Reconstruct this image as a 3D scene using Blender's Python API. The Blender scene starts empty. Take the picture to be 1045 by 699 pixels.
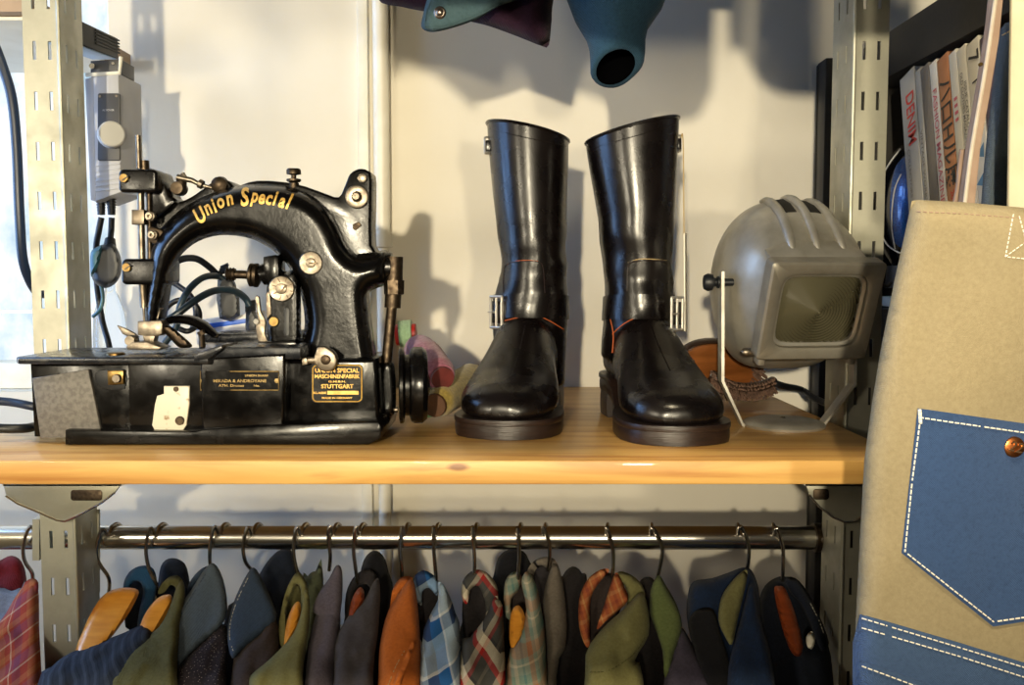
import bpy, bmesh, math, random
from math import sin, cos, pi, radians, sqrt, atan2
from mathutils import Vector, Matrix, noise, Euler
from mathutils.bvhtree import BVHTree
from mathutils.geometry import delaunay_2d_cdt

random.seed(7)
SC = bpy.context.scene
COL = SC.collection
F = 950.0; CX = 522.5; CY = 349.5; PITCH = radians(3.9); CAMZ = 1.40
CAM = Vector((0, 0, CAMZ))

def ray(px, py):
    a = (px - CX) / F; b = (CY - py) / F
    return Vector((a, cos(PITCH) + b * sin(PITCH), -sin(PITCH) + b * cos(PITCH)))
def P(px, py, d):
    r = ray(px, py)
    return CAM + r * (d / r.y)
SHELF_Z = P(522, 470, .8).z
def dS(py, z=None):
    """depth where a pixel row meets the level z (shelf top by default)"""
    r = ray(CX, py); z = SHELF_Z if z is None else z
    t = (z - CAMZ) / r.z
    return t * r.y
def S(px, py):
    return P(px, py, dS(py))

# ------------------------------------------------------------------ materials
def lin(c):
    if isinstance(c, str):
        c = c.lstrip('#'); c = [int(c[i:i+2], 16) / 255 for i in (0, 2, 4)]
    return tuple((x / 12.92 if x <= .04045 else ((x + .055) / 1.055) ** 2.4) for x in c) + (1,)

class NT:
    def __init__(s, name):
        s.m = bpy.data.materials.new(name); s.m.use_nodes = True
        s.t = s.m.node_tree; s.b = s.t.nodes['Principled BSDF']
        s.out = s.t.nodes['Material Output']
    def n(s, kind, **kw):
        x = s.t.nodes.new(kind)
        for k, v in kw.items():
            if k.startswith('i_'): x.inputs[k[2:].replace('_', ' ')].default_value = v
            else: setattr(x, k, v)
        return x
    def l(s, a, b): s.t.links.new(a, b)
    def coord(s, which='Object'): return s.n('ShaderNodeTexCoord').outputs[which]
    def ramp(s, stops, interp='LINEAR'):
        r = s.n('ShaderNodeValToRGB'); e = r.color_ramp; e.interpolation = interp
        while len(e.elements) < len(stops): e.elements.new(.5)
        for el, (p, c) in zip(e.elements, stops): el.position = p; el.color = lin(c) if not isinstance(c, tuple) or len(c) == 3 else c
        return r
    def bump(s, height, strength, dist=.001):
        b = s.n('ShaderNodeBump'); b.inputs['Strength'].default_value = strength; b.inputs['Distance'].default_value = dist
        s.l(height, b.inputs['Height']); s.l(b.outputs[0], s.b.inputs['Normal'])

def mat(name, c, rough=.5, metal=0., c2=None, scale=30., bump=0., bscale=None, coat=0., sheen=0., trans=0., stretch=None, spec=.5, bdist=.001, ramp=(.35, .7), rough2=None):
    M = NT(name); b = M.b
    b.inputs['Base Color'].default_value = lin(c)
    b.inputs['Roughness'].default_value = rough; b.inputs['Metallic'].default_value = metal
    b.inputs['Coat Weight'].default_value = coat; b.inputs['Coat Roughness'].default_value = .1
    b.inputs['Sheen Weight'].default_value = sheen
    b.inputs['Transmission Weight'].default_value = trans
    b.inputs['Specular IOR Level'].default_value = spec
    co = M.coord()
    if stretch:
        mp = M.n('ShaderNodeMapping'); mp.inputs['Scale'].default_value = stretch; M.l(co, mp.inputs[0]); co = mp.outputs[0]
    nz = M.n('ShaderNodeTexNoise'); nz.inputs['Scale'].default_value = scale; nz.inputs['Detail'].default_value = 6
    M.l(co, nz.inputs['Vector'])
    if c2:
        r = M.ramp([(ramp[0], c), (ramp[1], c2)]); M.l(nz.outputs[0], r.inputs[0]); M.l(r.outputs[0], b.inputs['Base Color'])
    if rough2 is not None:
        mr = M.n('ShaderNodeMapRange'); mr.inputs['From Min'].default_value = .35; mr.inputs['From Max'].default_value = .65
        mr.inputs['To Min'].default_value = rough; mr.inputs['To Max'].default_value = rough2
        M.l(nz.outputs[0], mr.inputs[0]); M.l(mr.outputs[0], b.inputs['Roughness'])
    if bump:
        n2 = M.n('ShaderNodeTexNoise'); n2.inputs['Scale'].default_value = bscale or scale; n2.inputs['Detail'].default_value = 4
        M.l(co, n2.inputs['Vector']); M.bump(n2.outputs[0], bump, bdist)
    return M.m

def fabric(name, c, c2=None, weave=900., rough=.85, speck=.5, sheen=.05, rot=45., bump=.5):
    """woven cloth: two crossed fine waves, slight mottling"""
    M = NT(name); b = M.b; b.inputs['Roughness'].default_value = rough; b.inputs['Sheen Weight'].default_value = sheen
    b.inputs['Specular IOR Level'].default_value = .2
    co = M.coord()
    mp = M.n('ShaderNodeMapping'); mp.inputs['Rotation'].default_value = (0, radians(rot), 0); M.l(co, mp.inputs[0])
    w1 = M.n('ShaderNodeTexWave'); w1.wave_type = 'BANDS'; w1.bands_direction = 'X'; w1.inputs['Scale'].default_value = weave / 2.4; w1.inputs['Distortion'].default_value = 1.5
    w2 = M.n('ShaderNodeTexWave'); w2.wave_type = 'BANDS'; w2.bands_direction = 'Z'; w2.inputs['Scale'].default_value = weave / 2.4; w2.inputs['Distortion'].default_value = 1.5
    for w in (w1, w2): M.l(mp.outputs[0], w.inputs['Vector'])
    mu = M.n('ShaderNodeMath', operation='ADD'); M.l(w1.outputs['Fac'], mu.inputs[0]); M.l(w2.outputs['Fac'], mu.inputs[1])
    nz = M.n('ShaderNodeTexNoise'); nz.inputs['Scale'].default_value = 320; nz.inputs['Detail'].default_value = 8; nz.inputs['Roughness'].default_value = .75; M.l(co, nz.inputs['Vector'])
    ad = M.n('ShaderNodeMath', operation='MULTIPLY_ADD'); ad.inputs[1].default_value = .18 * speck; M.l(mu.outputs[0], ad.inputs[0]); M.l(nz.outputs[0], ad.inputs[2])
    r = M.ramp([(.4, c), (.75, c2 or c)]); M.l(ad.outputs[0], r.inputs[0]); M.l(r.outputs[0], b.inputs['Base Color'])
    M.bump(mu.outputs[0], bump, .0004)
    return M.m

def plaid(name, base, xs, zs, period=.03, rot=30., mix=.5):
    """checked cloth: bands (start, end, colour) along two crossed directions of one repeat"""
    M = NT(name); b = M.b; b.inputs['Roughness'].default_value = .85; b.inputs['Specular IOR Level'].default_value = .2
    co = M.coord(); mp = M.n('ShaderNodeMapping'); mp.inputs['Rotation'].default_value = (0, radians(rot), 0); M.l(co, mp.inputs[0])
    sp = M.n('ShaderNodeSeparateXYZ'); M.l(mp.outputs[0], sp.inputs[0])
    outs = []
    for ax, bands in (('X', xs), ('Z', zs)):
        d = M.n('ShaderNodeMath', operation='MULTIPLY'); d.inputs[1].default_value = 1 / period; M.l(sp.outputs[ax], d.inputs[0])
        fr = M.n('ShaderNodeMath', operation='FRACT'); M.l(d.outputs[0], fr.inputs[0])
        st = [(0., base)]
        for a, e, c in bands:
            if a == 0: st[0] = (0., c)
            else: st.append((a, c))
            st.append((e, base))
        r = M.ramp(st, 'CONSTANT'); M.l(fr.outputs[0], r.inputs[0]); outs.append(r.outputs[0])
    mx = M.n('ShaderNodeMix', data_type='RGBA'); mx.inputs['Factor'].default_value = mix
    M.l(outs[0], mx.inputs['A']); M.l(outs[1], mx.inputs['B'])
    nz = M.n('ShaderNodeTexNoise'); nz.inputs['Scale'].default_value = 900; M.l(co, nz.inputs['Vector'])
    m2 = M.n('ShaderNodeMix', data_type='RGBA', blend_type='MULTIPLY'); m2.inputs['Factor'].default_value = .35
    M.l(mx.outputs['Result'], m2.inputs['A']); M.l(nz.outputs[0], m2.inputs['B']); M.l(m2.outputs['Result'], b.inputs['Base Color'])
    M.bump(nz.outputs[0], .4, .0004)
    return M.m

# ------------------------------------------------------------------ objects
WL = {}      # world location of each object's origin
TREES = {}
def thing(name, label, cat, loc, group=None, kind=None):
    o = bpy.data.objects.new(name, None); COL.objects.link(o); o.empty_display_size = .02
    o.location = loc; WL[o] = Vector(loc); o['label'] = label; o['category'] = cat
    if group: o['group'] = group
    if kind: o['kind'] = kind
    return o
def mk(name, bm, m, parent=None, label=None, cat=None, group=None, kind=None, smooth=True, tree=False, angle=40, keep=False):
    """link a bmesh given in world coordinates as one mesh object"""
    bmesh.ops.remove_doubles(bm, verts=bm.verts, dist=1e-6)
    bmesh.ops.recalc_face_normals(bm, faces=bm.faces)
    if parent is not None: org = WL[parent]
    else:
        xs = [v.co for v in bm.verts]
        org = Vector(((min(v.x for v in xs) + max(v.x for v in xs)) / 2, (min(v.y for v in xs) + max(v.y for v in xs)) / 2, min(v.z for v in xs)))
    t = BVHTree.FromBMesh(bm) if tree else None
    bmesh.ops.translate(bm, vec=-org, verts=bm.verts)
    me = bpy.data.meshes.new(name); bm.to_mesh(me); bm.free()
    if smooth:
        me.polygons.foreach_set('use_smooth', [True] * len(me.polygons))
        if angle < 180: me.set_sharp_from_angle(angle=radians(angle))
    me.materials.append(m)
    o = bpy.data.objects.new(name, me); COL.objects.link(o)
    if parent is not None: o.parent = parent
    else: o.location = org
    WL[o] = org
    if t: TREES[o] = t
    if label: o['label'] = label
    if cat: o['category'] = cat
    if group: o['group'] = group
    if kind: o['kind'] = kind
    return o
def B(): return bmesh.new()

# ------------------------------------------------------------------ shapes (all add to a bmesh, world coordinates)
def catmull(pts, n=6, closed=False):
    pts = [Vector(p) for p in pts]; out = []; L = len(pts)
    rng = range(L) if closed else range(L - 1)
    for i in rng:
        if closed: p0, p1, p2, p3 = pts[i-1], pts[i], pts[(i+1) % L], pts[(i+2) % L]
        else: p0, p1, p2, p3 = pts[max(i-1, 0)], pts[i], pts[i+1], pts[min(i+2, L-1)]
        for k in range(n):
            t = k / n
            out.append(.5 * ((2*p1) + (-p0+p2)*t + (2*p0-5*p1+4*p2-p3)*t*t + (-p0+3*p1-3*p2+p3)*t*t*t))
    if not closed: out.append(pts[-1])
    return out

def box(bm, c, size, rot=None, bevel=0., seg=2):
    r = bmesh.ops.create_cube(bm, size=1)
    M = Matrix.Translation(c) @ (rot.to_4x4() if rot else Matrix()) @ Matrix.Diagonal((*size, 1))
    bmesh.ops.transform(bm, matrix=M, verts=r['verts'])
    if bevel:
        es = list({e for v in r['verts'] for e in v.link_edges})
        bmesh.ops.bevel(bm, geom=es, offset=bevel, segments=seg, affect='EDGES', profile=.5)
def slab3(bm, pts, vec, bevel=0., seg=2):
    """planar polygon (3-D points) pushed along vec"""
    vs = [bm.verts.new(p) for p in pts]
    ws = [bm.verts.new(p + vec) for p in pts]
    n = len(vs); f = [bm.faces.new(vs), bm.faces.new(ws[::-1])]
    for i in range(n): f.append(bm.faces.new((vs[i-1], ws[i-1], ws[i], vs[i])))
    bmesh.ops.recalc_face_normals(bm, faces=f)
    if bevel:
        es = {e for x in f[:2] for e in x.edges}
        bmesh.ops.bevel(bm, geom=list(es), offset=bevel, segments=seg, affect='EDGES', profile=.5, clamp_overlap=True)
def slab(bm, pts, d0, d1, bevel=0., seg=2, smooth=0):
    if smooth: pts = [(p.x, p.y) for p in catmull([(x, y, 0) for x, y in pts], smooth, True)]
    slab3(bm, [P(x, y, d0) for x, y in pts], Vector((0, d1 - d0, 0)), bevel, seg)
def rrect(x0, y0, x1, y1, r, n=4):
    out = []
    for cx, cy, a0 in ((x1-r, y0+r, -90), (x1-r, y1-r, 0), (x0+r, y1-r, 90), (x0+r, y0+r, 180)):
        for k in range(n + 1):
            a = radians(a0 + 90 * k / n); out.append((cx + r*cos(a), cy + r*sin(a)))
    return out
def tube(bm, pts, r, n=10, smooth=0, flat=None, closed=False, up=None):
    """round (or flattened) rod along 3-D points; r a number or a list"""
    L0 = len(pts)
    rs = list(r) if isinstance(r, (list, tuple)) else [r] * L0
    pts = [Vector(p) for p in pts]
    if smooth:
        q = catmull([(p.x, p.y, p.z) for p in pts], smooth, closed)
        rr = []
        for i in range(len(q)):
            t = i / smooth; a = int(t); f_ = t - a
            rr.append(rs[a % L0] * (1 - f_) + rs[(a + 1) % L0 if closed else min(a + 1, L0 - 1)] * f_)
        pts, rs = q, rr
    N = len(pts); rings = []
    u = None
    for i, p in enumerate(pts):
        if closed: t = (pts[(i+1) % N] - pts[i-1])
        else: t = pts[min(i+1, N-1)] - pts[max(i-1, 0)]
        t.normalize()
        if u is None:
            ref = Vector(up) if up else (Vector((0, 1, 0)) if abs(t.y) < .9 else Vector((1, 0, 0)))
            u = (ref - t * ref.dot(t)).normalized()
        else:
            if up: u = Vector(up)
            u = (u - t * u.dot(t)).normalized()
        v = t.cross(u)
        fx, fy = flat if flat else (1, 1)
        rings.append([bm.verts.new(p + (u*cos(2*pi*k/n)*fx + v*sin(2*pi*k/n)*fy) * rs[i]) for k in range(n)])
    m = N if closed else N - 1
    for i in range(m):
        a, b = rings[i], rings[(i+1) % N]
        for k in range(n): bm.faces.new((a[k-1], a[k], b[k], b[k-1]))
    if not closed:
        bm.faces.new(rings[0]); bm.faces.new(rings[-1][::-1])
def lathe(bm, c, axis, prof, n=24, scale=(1, 1), ref=None):
    """profile of (along axis, radius) round axis through c; radius 0 closes the end"""
    axis = Vector(axis).normalized(); c = Vector(c)
    rf = Vector(ref) if ref else (Vector((0, 0, 1)) if abs(axis.z) < .9 else Vector((1, 0, 0)))
    u = (rf - axis * rf.dot(axis)).normalized(); v = axis.cross(u)
    prev = None
    for t, r in prof:
        if r <= 1e-7: ring = [bm.verts.new(c + axis * t)]
        else: ring = [bm.verts.new(c + axis*t + (u*cos(2*pi*k/n)*scale[0] + v*sin(2*pi*k/n)*scale[1])*r) for k in range(n)]
        if prev is not None:
            if len(prev) == 1 and len(ring) > 1:
                for k in range(n): bm.faces.new((prev[0], ring[k], ring[k-1]))
            elif len(ring) == 1 and len(prev) > 1:
                for k in range(n): bm.faces.new((prev[k-1], prev[k], ring[0]))
            elif len(ring) > 1:
                for k in range(n): bm.faces.new((prev[k-1], prev[k], ring[k], ring[k-1]))
        else:
            if len(ring) > 1: bm.faces.new(ring)
        prev = ring
    if len(prev) > 1: bm.faces.new(prev[::-1])
def disc(bm, px, py, d, rpx, th, axis=(0, -1, 0), n=24, chamfer=.2):
    """round boss of rpx pixels at depth d, facing the room"""
    r = rpx * d / F
    lathe(bm, P(px, py, d), axis, [(0, r), (th*(1-chamfer), r), (th, r*(1-chamfer*.6)), (th, 0)], n)
def loft(bm, rings, close_ends=True):
    R = [[bm.verts.new(p) for p in r] for r in rings]; n = len(R[0])
    for a, b in zip(R, R[1:]):
        for k in range(n): bm.faces.new((a[k-1], a[k], b[k], b[k-1]))
    if close_ends: bm.faces.new(R[0]); bm.faces.new(R[-1][::-1])

def inside(p, poly):
    x, y = p; c = False; n = len(poly)
    for i in range(n):
        x1, y1 = poly[i-1]; x2, y2 = poly[i]
        if (y1 > y) != (y2 > y) and x < (x2-x1)*(y-y1)/(y2-y1) + x1: c = not c
    return c
def edist(p, poly):
    best = 1e9; x, y = p
    for i in range(len(poly)):
        x1, y1 = poly[i-1]; x2, y2 = poly[i]; dx, dy = x2-x1, y2-y1; l2 = dx*dx+dy*dy
        t = 0 if l2 == 0 else max(0, min(1, ((x-x1)*dx+(y-y1)*dy)/l2))
        q = (x-x1-t*dx)**2 + (y-y1-t*dy)**2
        if q < best: best = q
    return sqrt(best)
def mesh2d(poly, step, smooth=4, closed=True):
    if smooth: poly = [(p.x, p.y) for p in catmull([(x, y, 0) for x, y in poly], smooth, True)]
    # even spacing
    out = []
    for i in range(len(poly)):
        a, b = poly[i-1], poly[i]; L = sqrt((a[0]-b[0])**2 + (a[1]-b[1])**2)
        k = max(1, int(L/step))
        for j in range(k): out.append((a[0]+(b[0]-a[0])*j/k, a[1]+(b[1]-a[1])*j/k))
    poly = [out[0]]
    for q in out[1:]:
        if (q[0]-poly[-1][0])**2 + (q[1]-poly[-1][1])**2 > (step*.3)**2: poly.append(q)
    n = len(poly)
    pts = [Vector(p) for p in poly]
    x0, x1 = min(p[0] for p in poly), max(p[0] for p in poly); y0, y1 = min(p[1] for p in poly), max(p[1] for p in poly)
    y = y0 + step/2; row = 0
    while y < y1:
        x = x0 + step/2 + (step/2 if row % 2 else 0)
        while x < x1:
            if inside((x, y), poly) and edist((x, y), poly) > step*.55: pts.append(Vector((x, y)))
            x += step
        y += step*.87; row += 1
    V, E, Fc, *_ = delaunay_2d_cdt(pts, [(i, (i+1) % n) for i in range(n)], [], 1, 1e-4)
    bd = poly
    dist = [edist((v.x, v.y), bd) for v in V]
    return V, Fc, dist
def pillow(bm, poly, d, half, R, step=4., smooth=4, back=1., wr=0., wf=(60, 60, 20), seed=0, flatpow=.5, fold=0.):
    """rounded solid whose outline is poly: swells to 'half' (m) over R pixels from the edge; d a depth or a function"""
    V, Fc, dist = mesh2d(poly, step, smooth)
    df = d if callable(d) else (lambda x, y: d)
    fr, bk = [], []
    for v, q in zip(V, dist):
        t = min(q/R, 1); pr = (1-(1-t)**2)**flatpow; dd = df(v.x, v.y)
        h = half*pr
        w0 = 0
        if fold and q > .5: w0 += fold*min(1, q/8)*sin((v.x*.8+v.y*.35)*.11+seed*1.9)
        if wr and q > .5:
            p = P(v.x, v.y, dd); p = Vector((p.x*wf[0], p.y*wf[1], p.z*wf[2])) + Vector((seed*3.1, 0, seed*1.7))
            w0 += wr*min(1, q/6)*noise.noise(p) + wr*.4*min(1, q/6)*noise.noise(p*2.7)
        a = bm.verts.new(P(v.x, v.y, dd-h+w0)); fr.append(a)
        if q < 1e-3: bk.append(a)
        else: bk.append(bm.verts.new(P(v.x, v.y, dd+h*back+w0*.5)))
    for f in Fc:
        try: bm.faces.new([fr[i] for i in f])
        except ValueError: pass
        try: bm.faces.new([bk[i] for i in f][::-1])
        except ValueError: pass
def hit(tree, px, py, off=0.):
    r = ray(px, py).normalized()
    loc, nrm, i, dd = tree.ray_cast(CAM, r)
    if loc is None: return None
    if nrm.dot(r) > 0: nrm = -nrm
    return loc + nrm*off*.6 - r*off*.4
def patch(bm, poly, tree, off=.0008, step=3., smooth=0, sink=.0015):
    """thin plate or patch laid on a surface: follows it, with its own thickness"""
    V, Fc, dist = mesh2d(poly, step, smooth)
    top, bot = [], []
    last = None
    for v, q in zip(V, dist):
        p = hit(tree, v.x, v.y, off); s = hit(tree, v.x, v.y, -sink)
        if p is None: p = last[0] if last else P(v.x, v.y, 1); s = last[1] if last else p
        last = (p, s)
        top.append(bm.verts.new(p)); bot.append(bm.verts.new(s))
    cnt = {}
    for f in Fc:
        bm.faces.new([top[i] for i in f]); bm.faces.new([bot[i] for i in f][::-1])
        for a, b in zip(f, list(f[1:])+[f[0]]): cnt[(min(a, b), max(a, b))] = cnt.get((min(a, b), max(a, b)), 0)+1
    for (a, b), k in cnt.items():
        if k == 1: bm.faces.new((top[a], top[b], bot[b], bot[a]))
def seam(bm, pts, tree, r=.0006, off=.0003, n=5, smooth=6, step=3):
    """cord, seam or thread line following a surface"""
    q = catmull([(x, y, 0) for x, y in pts], smooth) if smooth else [Vector((x, y, 0)) for x, y in pts]
    w = [p for p in (hit(tree, a.x, a.y, off) for a in q) if p is not None]
    if len(w) > 1: tube(bm, w, r, n)
def stitches(bm, pts, tree, dash=5., gap=2.5, r=.0006, off=.0004, smooth=0):
    q = catmull([(x, y, 0) for x, y in pts], smooth) if smooth else [Vector((x, y, 0)) for x, y in pts]
    acc = 0.
    for a, b in zip(q, q[1:]):
        L = (b-a).length; u = (b-a)/L; s = acc
        while s < L:
            e = min(s+dash, L)
            if e-s > .8:
                p0, p1 = hit(tree, *(a+u*s).xy, off), hit(tree, *(a+u*e).xy, off)
                if p0 and p1 and (p1-p0).length < .05: tube(bm, [p0, (p0+p1)/2+(CAM-p0).normalized()*r*.4, p1], r, 5)
            s += dash+gap
        acc = max(0, s-L)
_fc = {}
def glyphs(s, size=1., shear=0., bold=0., align='CENTER'):
    key = (s, size, shear, bold, align)
    if key in _fc: return _fc[key]
    cu = bpy.data.curves.new('t', 'FONT'); cu.body = s; cu.size = size; cu.shear = shear; cu.offset = bold
    cu.align_x = align; cu.align_y = 'CENTER'; cu.resolution_u = 3
    o = bpy.data.objects.new('t', cu); COL.objects.link(o)
    dg = bpy.context.evaluated_depsgraph_get(); me = o.evaluated_get(dg).to_mesh()
    V = [(v.co.x, v.co.y) for v in me.vertices]; Fc = [tuple(p.vertices) for p in me.polygons]
    o.evaluated_get(dg).to_mesh_clear(); bpy.data.objects.remove(o); bpy.data.curves.remove(cu)
    _fc[key] = (V, Fc); return V, Fc
def letter_on(bm, s, cx, cy, hpx, ang, tree, off=.0006, sx=1., shear=0., bold=0., wpx=None, sub=0):
    """raised or painted lettering on a surface; cx, cy, hpx in photo pixels"""
    V, Fc = glyphs(s, 1., shear, bold)
    if not V: return
    if sub:
        b2 = bmesh.new(); vv = [b2.verts.new((x, y, 0)) for x, y in V]
        for f in Fc:
            try: b2.faces.new([vv[i] for i in f])
            except ValueError: pass
        bmesh.ops.subdivide_edges(b2, edges=b2.edges[:], cuts=sub, use_grid_fill=True)
        bmesh.ops.triangulate(b2, faces=b2.faces[:])
        b2.verts.index_update(); V = [(v.co.x, v.co.y) for v in b2.verts]; Fc = [tuple(v.index for v in f.verts) for f in b2.faces]; b2.free()
    x0, x1 = min(v[0] for v in V), max(v[0] for v in V); y0, y1 = min(v[1] for v in V), max(v[1] for v in V)
    w = x1-x0; k = hpx/(y1-y0); kx = (wpx/w) if wpx else k*sx; a = radians(ang); vs = []
    for x, y in V:
        x -= (x0+x1)/2; y -= (y0+y1)/2
        X, Y = x*kx, y*k
        vs.append(hit(tree, cx + X*cos(a)+Y*sin(a), cy + X*sin(a)-Y*cos(a), off))
    b = [bm.verts.new(v) if v is not None else None for v in vs]
    for f in Fc:
        if all(b[i] is not None for i in f):
            try: bm.faces.new([b[i] for i in f])
            except ValueError: pass
def letter_at(bm, s, org, xdir, ydir, h, shear=0., bold=0., width=None, align='CENTER'):
    """lettering on a plane: org its middle, xdir along the writing, ydir up the letters, h the capital height"""
    V, Fc = glyphs(s, 1., shear, bold, align); k = h/.72
    w = max(v[0] for v in V)-min(v[0] for v in V); kx = width/w if width else k
    b = [bm.verts.new(org + xdir*x*kx + ydir*y*k) for x, y in V]
    for f in Fc:
        try: bm.faces.new([b[i] for i in f])
        except ValueError: pass
def remesh(bm, voxel, it=6, fac=.5):
    me = bpy.data.meshes.new('r'); bm.to_mesh(me); bm.free()
    o = bpy.data.objects.new('r', me); COL.objects.link(o)
    m = o.modifiers.new('r', 'REMESH'); m.mode = 'VOXEL'; m.voxel_size = voxel
    s = o.modifiers.new('s', 'SMOOTH'); s.factor = fac; s.iterations = it
    dg = bpy.context.evaluated_depsgraph_get(); ev = o.evaluated_get(dg); m2 = ev.to_mesh()
    b = bmesh.new(); b.from_mesh(m2); ev.to_mesh_clear()
    bpy.data.objects.remove(o); bpy.data.meshes.remove(me)
    return b
# ================================================================== materials
m_wall = mat('wall_paint', '#e2dccd', .75, c2='#dad3c2', scale=6, bump=.25, bscale=140, bdist=.0006)
m_dimwall = mat('room_paint', '#4c4a46', .9)
m_floor = mat('floor_boards', '#4b3826', .6, c2='#3d2d1e', scale=8, stretch=(1, 8, 1))
m_white = mat('white_gloss_paint', '#e8e4d6', .4, c2='#dcd6c4', scale=20)
m_black_lac = mat('black_enamel', '#080707', .2, c2='#13100d', scale=45, spec=.32, rough2=.3, bump=.12, bscale=260, ramp=(.5, .8))
m_black_worn = mat('worn_black_enamel', '#070606', .16, c2='#1a130c', scale=70, spec=.26, rough2=.28, ramp=(.62, .8), bump=.05, bscale=300)
m_steel = mat('aged_steel', '#958b7c', .36, 1., c2='#6e6458', scale=160, rough2=.5, bump=.1)
m_dksteel = mat('dark_steel', '#5a4e40', .4, 1., c2='#3c322a', scale=200, rough2=.55)
m_chrome = mat('chrome', '#d8d4cc', .2, 1.)
m_nickel = mat('nickel_plate', '#cfcac0', .34, .85)
m_brass = mat('tarnished_brass', '#8a7244', .35, 1., c2='#665030', scale=150)
m_gold = mat('gold_leaf', '#e6c068', .45, .3, c2='#c49240', scale=220)
m_galv = mat('galvanised_steel', '#b4b2a2', .36, .6, c2='#a3a190', scale=35, rough2=.55, bump=.12, bscale=60)
m_blackwood = mat('black_stained_wood', '#15130f', .55, c2='#1f1a14', scale=30, stretch=(1, 6, 6))
m_cable = mat('black_rubber', '#10141a', .45)
m_bluecable = mat('dark_blue_rubber', '#142138', .4)
m_greyplastic = mat('grey_plastic', '#b2b3b8', .55, c2='#a6a7ac', scale=12)
m_dkpanel = mat('dark_grey_panel', '#3d3d3f', .5)
m_ltgrey = mat('pale_grey_plastic', '#b9b8b4', .5)
m_whiteplastic = mat('white_plastic', '#e4e4e6', .4)
m_blueplastic = mat('blue_plastic', '#2f66d0', .4)

# ================================================================== the room
WX = P(113, 100, 1.36).x        # where the back wall meets the window
def quadbox(name, x0, x1, y0, y1, z0, z1, m, **kw):
    bm = B(); box(bm, ((x0+x1)/2, (y0+y1)/2, (z0+z1)/2), (x1-x0, y1-y0, z1-z0))
    return mk(name, bm, m, kind='structure', smooth=False, **kw)
RL, RR, RF, RB, RH = -1.15, 1.5, -2.9, 1.36, 2.75
quadbox('floor', RL-.1, RR+.1, RF-.1, RB+.12, -.1, 0, m_floor)
quadbox('ceiling', RL-.1, RR+.1, RF-.1, RB+.12, RH, RH+.1, m_dimwall)
quadbox('wall_front', RL, RR, RF-.1, RF, 0, RH, m_dimwall)
quadbox('wall_right', RR, RR+.1, RF, RB+.12, 0, RH, m_dimwall)
# back wall with the window opening on its left
WZ0, WZ1 = 1.235, 2.35
bm = B()
for x0, x1, z0, z1 in ((WX, RR, 0, RH), (RL, WX, 0, WZ0), (RL, WX, WZ1, RH)):
    box(bm, ((x0+x1)/2, RB+.06, (z0+z1)/2), (x1-x0, .12, z1-z0))
mk('wall_back', bm, m_wall, kind='structure', smooth=False)
# left wall with a second window that lights the shelf from the side
LY0, LY1 = .70, 1.29
bm = B()
for y0, y1, z0, z1 in ((RF, LY0, 0, RH), (LY1, RB+.12, 0, RH), (LY0, LY1, 0, 1.22), (LY0, LY1, 2.2, RH)):
    box(bm, (RL-.05, (y0+y1)/2, (z0+z1)/2), (.1, y1-y0, z1-z0))
mk('wall_left', bm, m_wall, kind='structure', smooth=False)

def window_mat(name, strength, stops, scale):
    """bright misty daylight seen through obscured glass"""
    M = NT(name); t = M.t; t.nodes.remove(M.b)
    co = M.coord(); mp = M.n('ShaderNodeMapping'); mp.inputs['Scale'].default_value = scale; M.l(co, mp.inputs[0])
    nz = M.n('ShaderNodeTexNoise'); nz.inputs['Scale'].default_value = 1; nz.inputs['Detail'].default_value = 5; nz.inputs['Roughness'].default_value = .6
    M.l(mp.outputs[0], nz.inputs['Vector']); r = M.ramp(stops); M.l(nz.outputs[0], r.inputs[0])
    e = M.n('ShaderNodeEmission'); e.inputs['Strength'].default_value = strength; M.l(r.outputs[0], e.inputs[0]); M.l(e.outputs[0], M.out.inputs[0])
    return M.m
m_win1 = window_mat('window_daylight', 1.2, [(.3, '#9dbccf'), (.42, '#cfe2ee'), (.54, '#f2f8fd'), (.7, '#ffffff')], (9, 1, 7))
m_win2 = window_mat('side_window_daylight', 13.0, [(.3, '#6ea0e6'), (.7, '#a8cbf6')], (2, 2, 2))
bm = B(); box(bm, ((RL+WX)/2, RB+.085, (WZ0+WZ1)/2), (WX-RL, .012, WZ1-WZ0))
w1 = mk('window_1', bm, m_win1, kind='structure', smooth=False)
bm = B()
for z in (WZ0+.02, WZ1-.02): box(bm, ((RL+WX)/2, RB+.06, z), (WX-RL, .06, .04), bevel=.004)
for z in (1.33+.02, 1.565+.155): box(bm, ((RL+WX)/2, RB+.077, z), (WX-RL-.002, .006, .006))
for x in (WX-.008,): box(bm, (x, RB+.06, (WZ0+WZ1)/2), (.016, .06, WZ1-WZ0), bevel=.004)
mk('window_frame', bm, m_white, w1)
bm = B(); box(bm, (RL-.07, (LY0+LY1)/2, 1.71), (.012, LY1-LY0, .98))
w2 = mk('window_2', bm, m_win2, kind='structure', smooth=False)
bm = B()
for y in (LY0+.02, .995, LY1-.02): box(bm, (RL-.05, y, 1.71), (.05, .04, .98), bevel=.004)
for z in (1.24, 2.18): box(bm, (RL-.05, (LY0+LY1)/2, z), (.05, LY1-LY0, .04), bevel=.004)
mk('window_frame', bm, m_white, w2)

# conduit on the back wall: flat trunking and a round pipe with a coupling
bm = B()
x0, x1 = P(365, 100, 1.35).x, P(376, 100, 1.35).x
box(bm, ((x0+x1)/2, RB-.006, 1.35), (x1-x0, .014, 2.6), bevel=.002)
mk('trim_1', bm, m_white, kind='structure')
bm = B(); c = P(389, 100, 1.345); r = .0115
tube(bm, [(c.x, 1.345, 2.7), (c.x, 1.345, 1.452)], r, 16)
lathe(bm, (c.x, 1.345, 1.452), (0, 0, -1), [(-.012, r), (-.012, .0145), (.006, .0145), (.008, .009), (.9, .009), (.9, 0)], 16)
mk('trim_2', bm, m_white, kind='structure')

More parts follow.
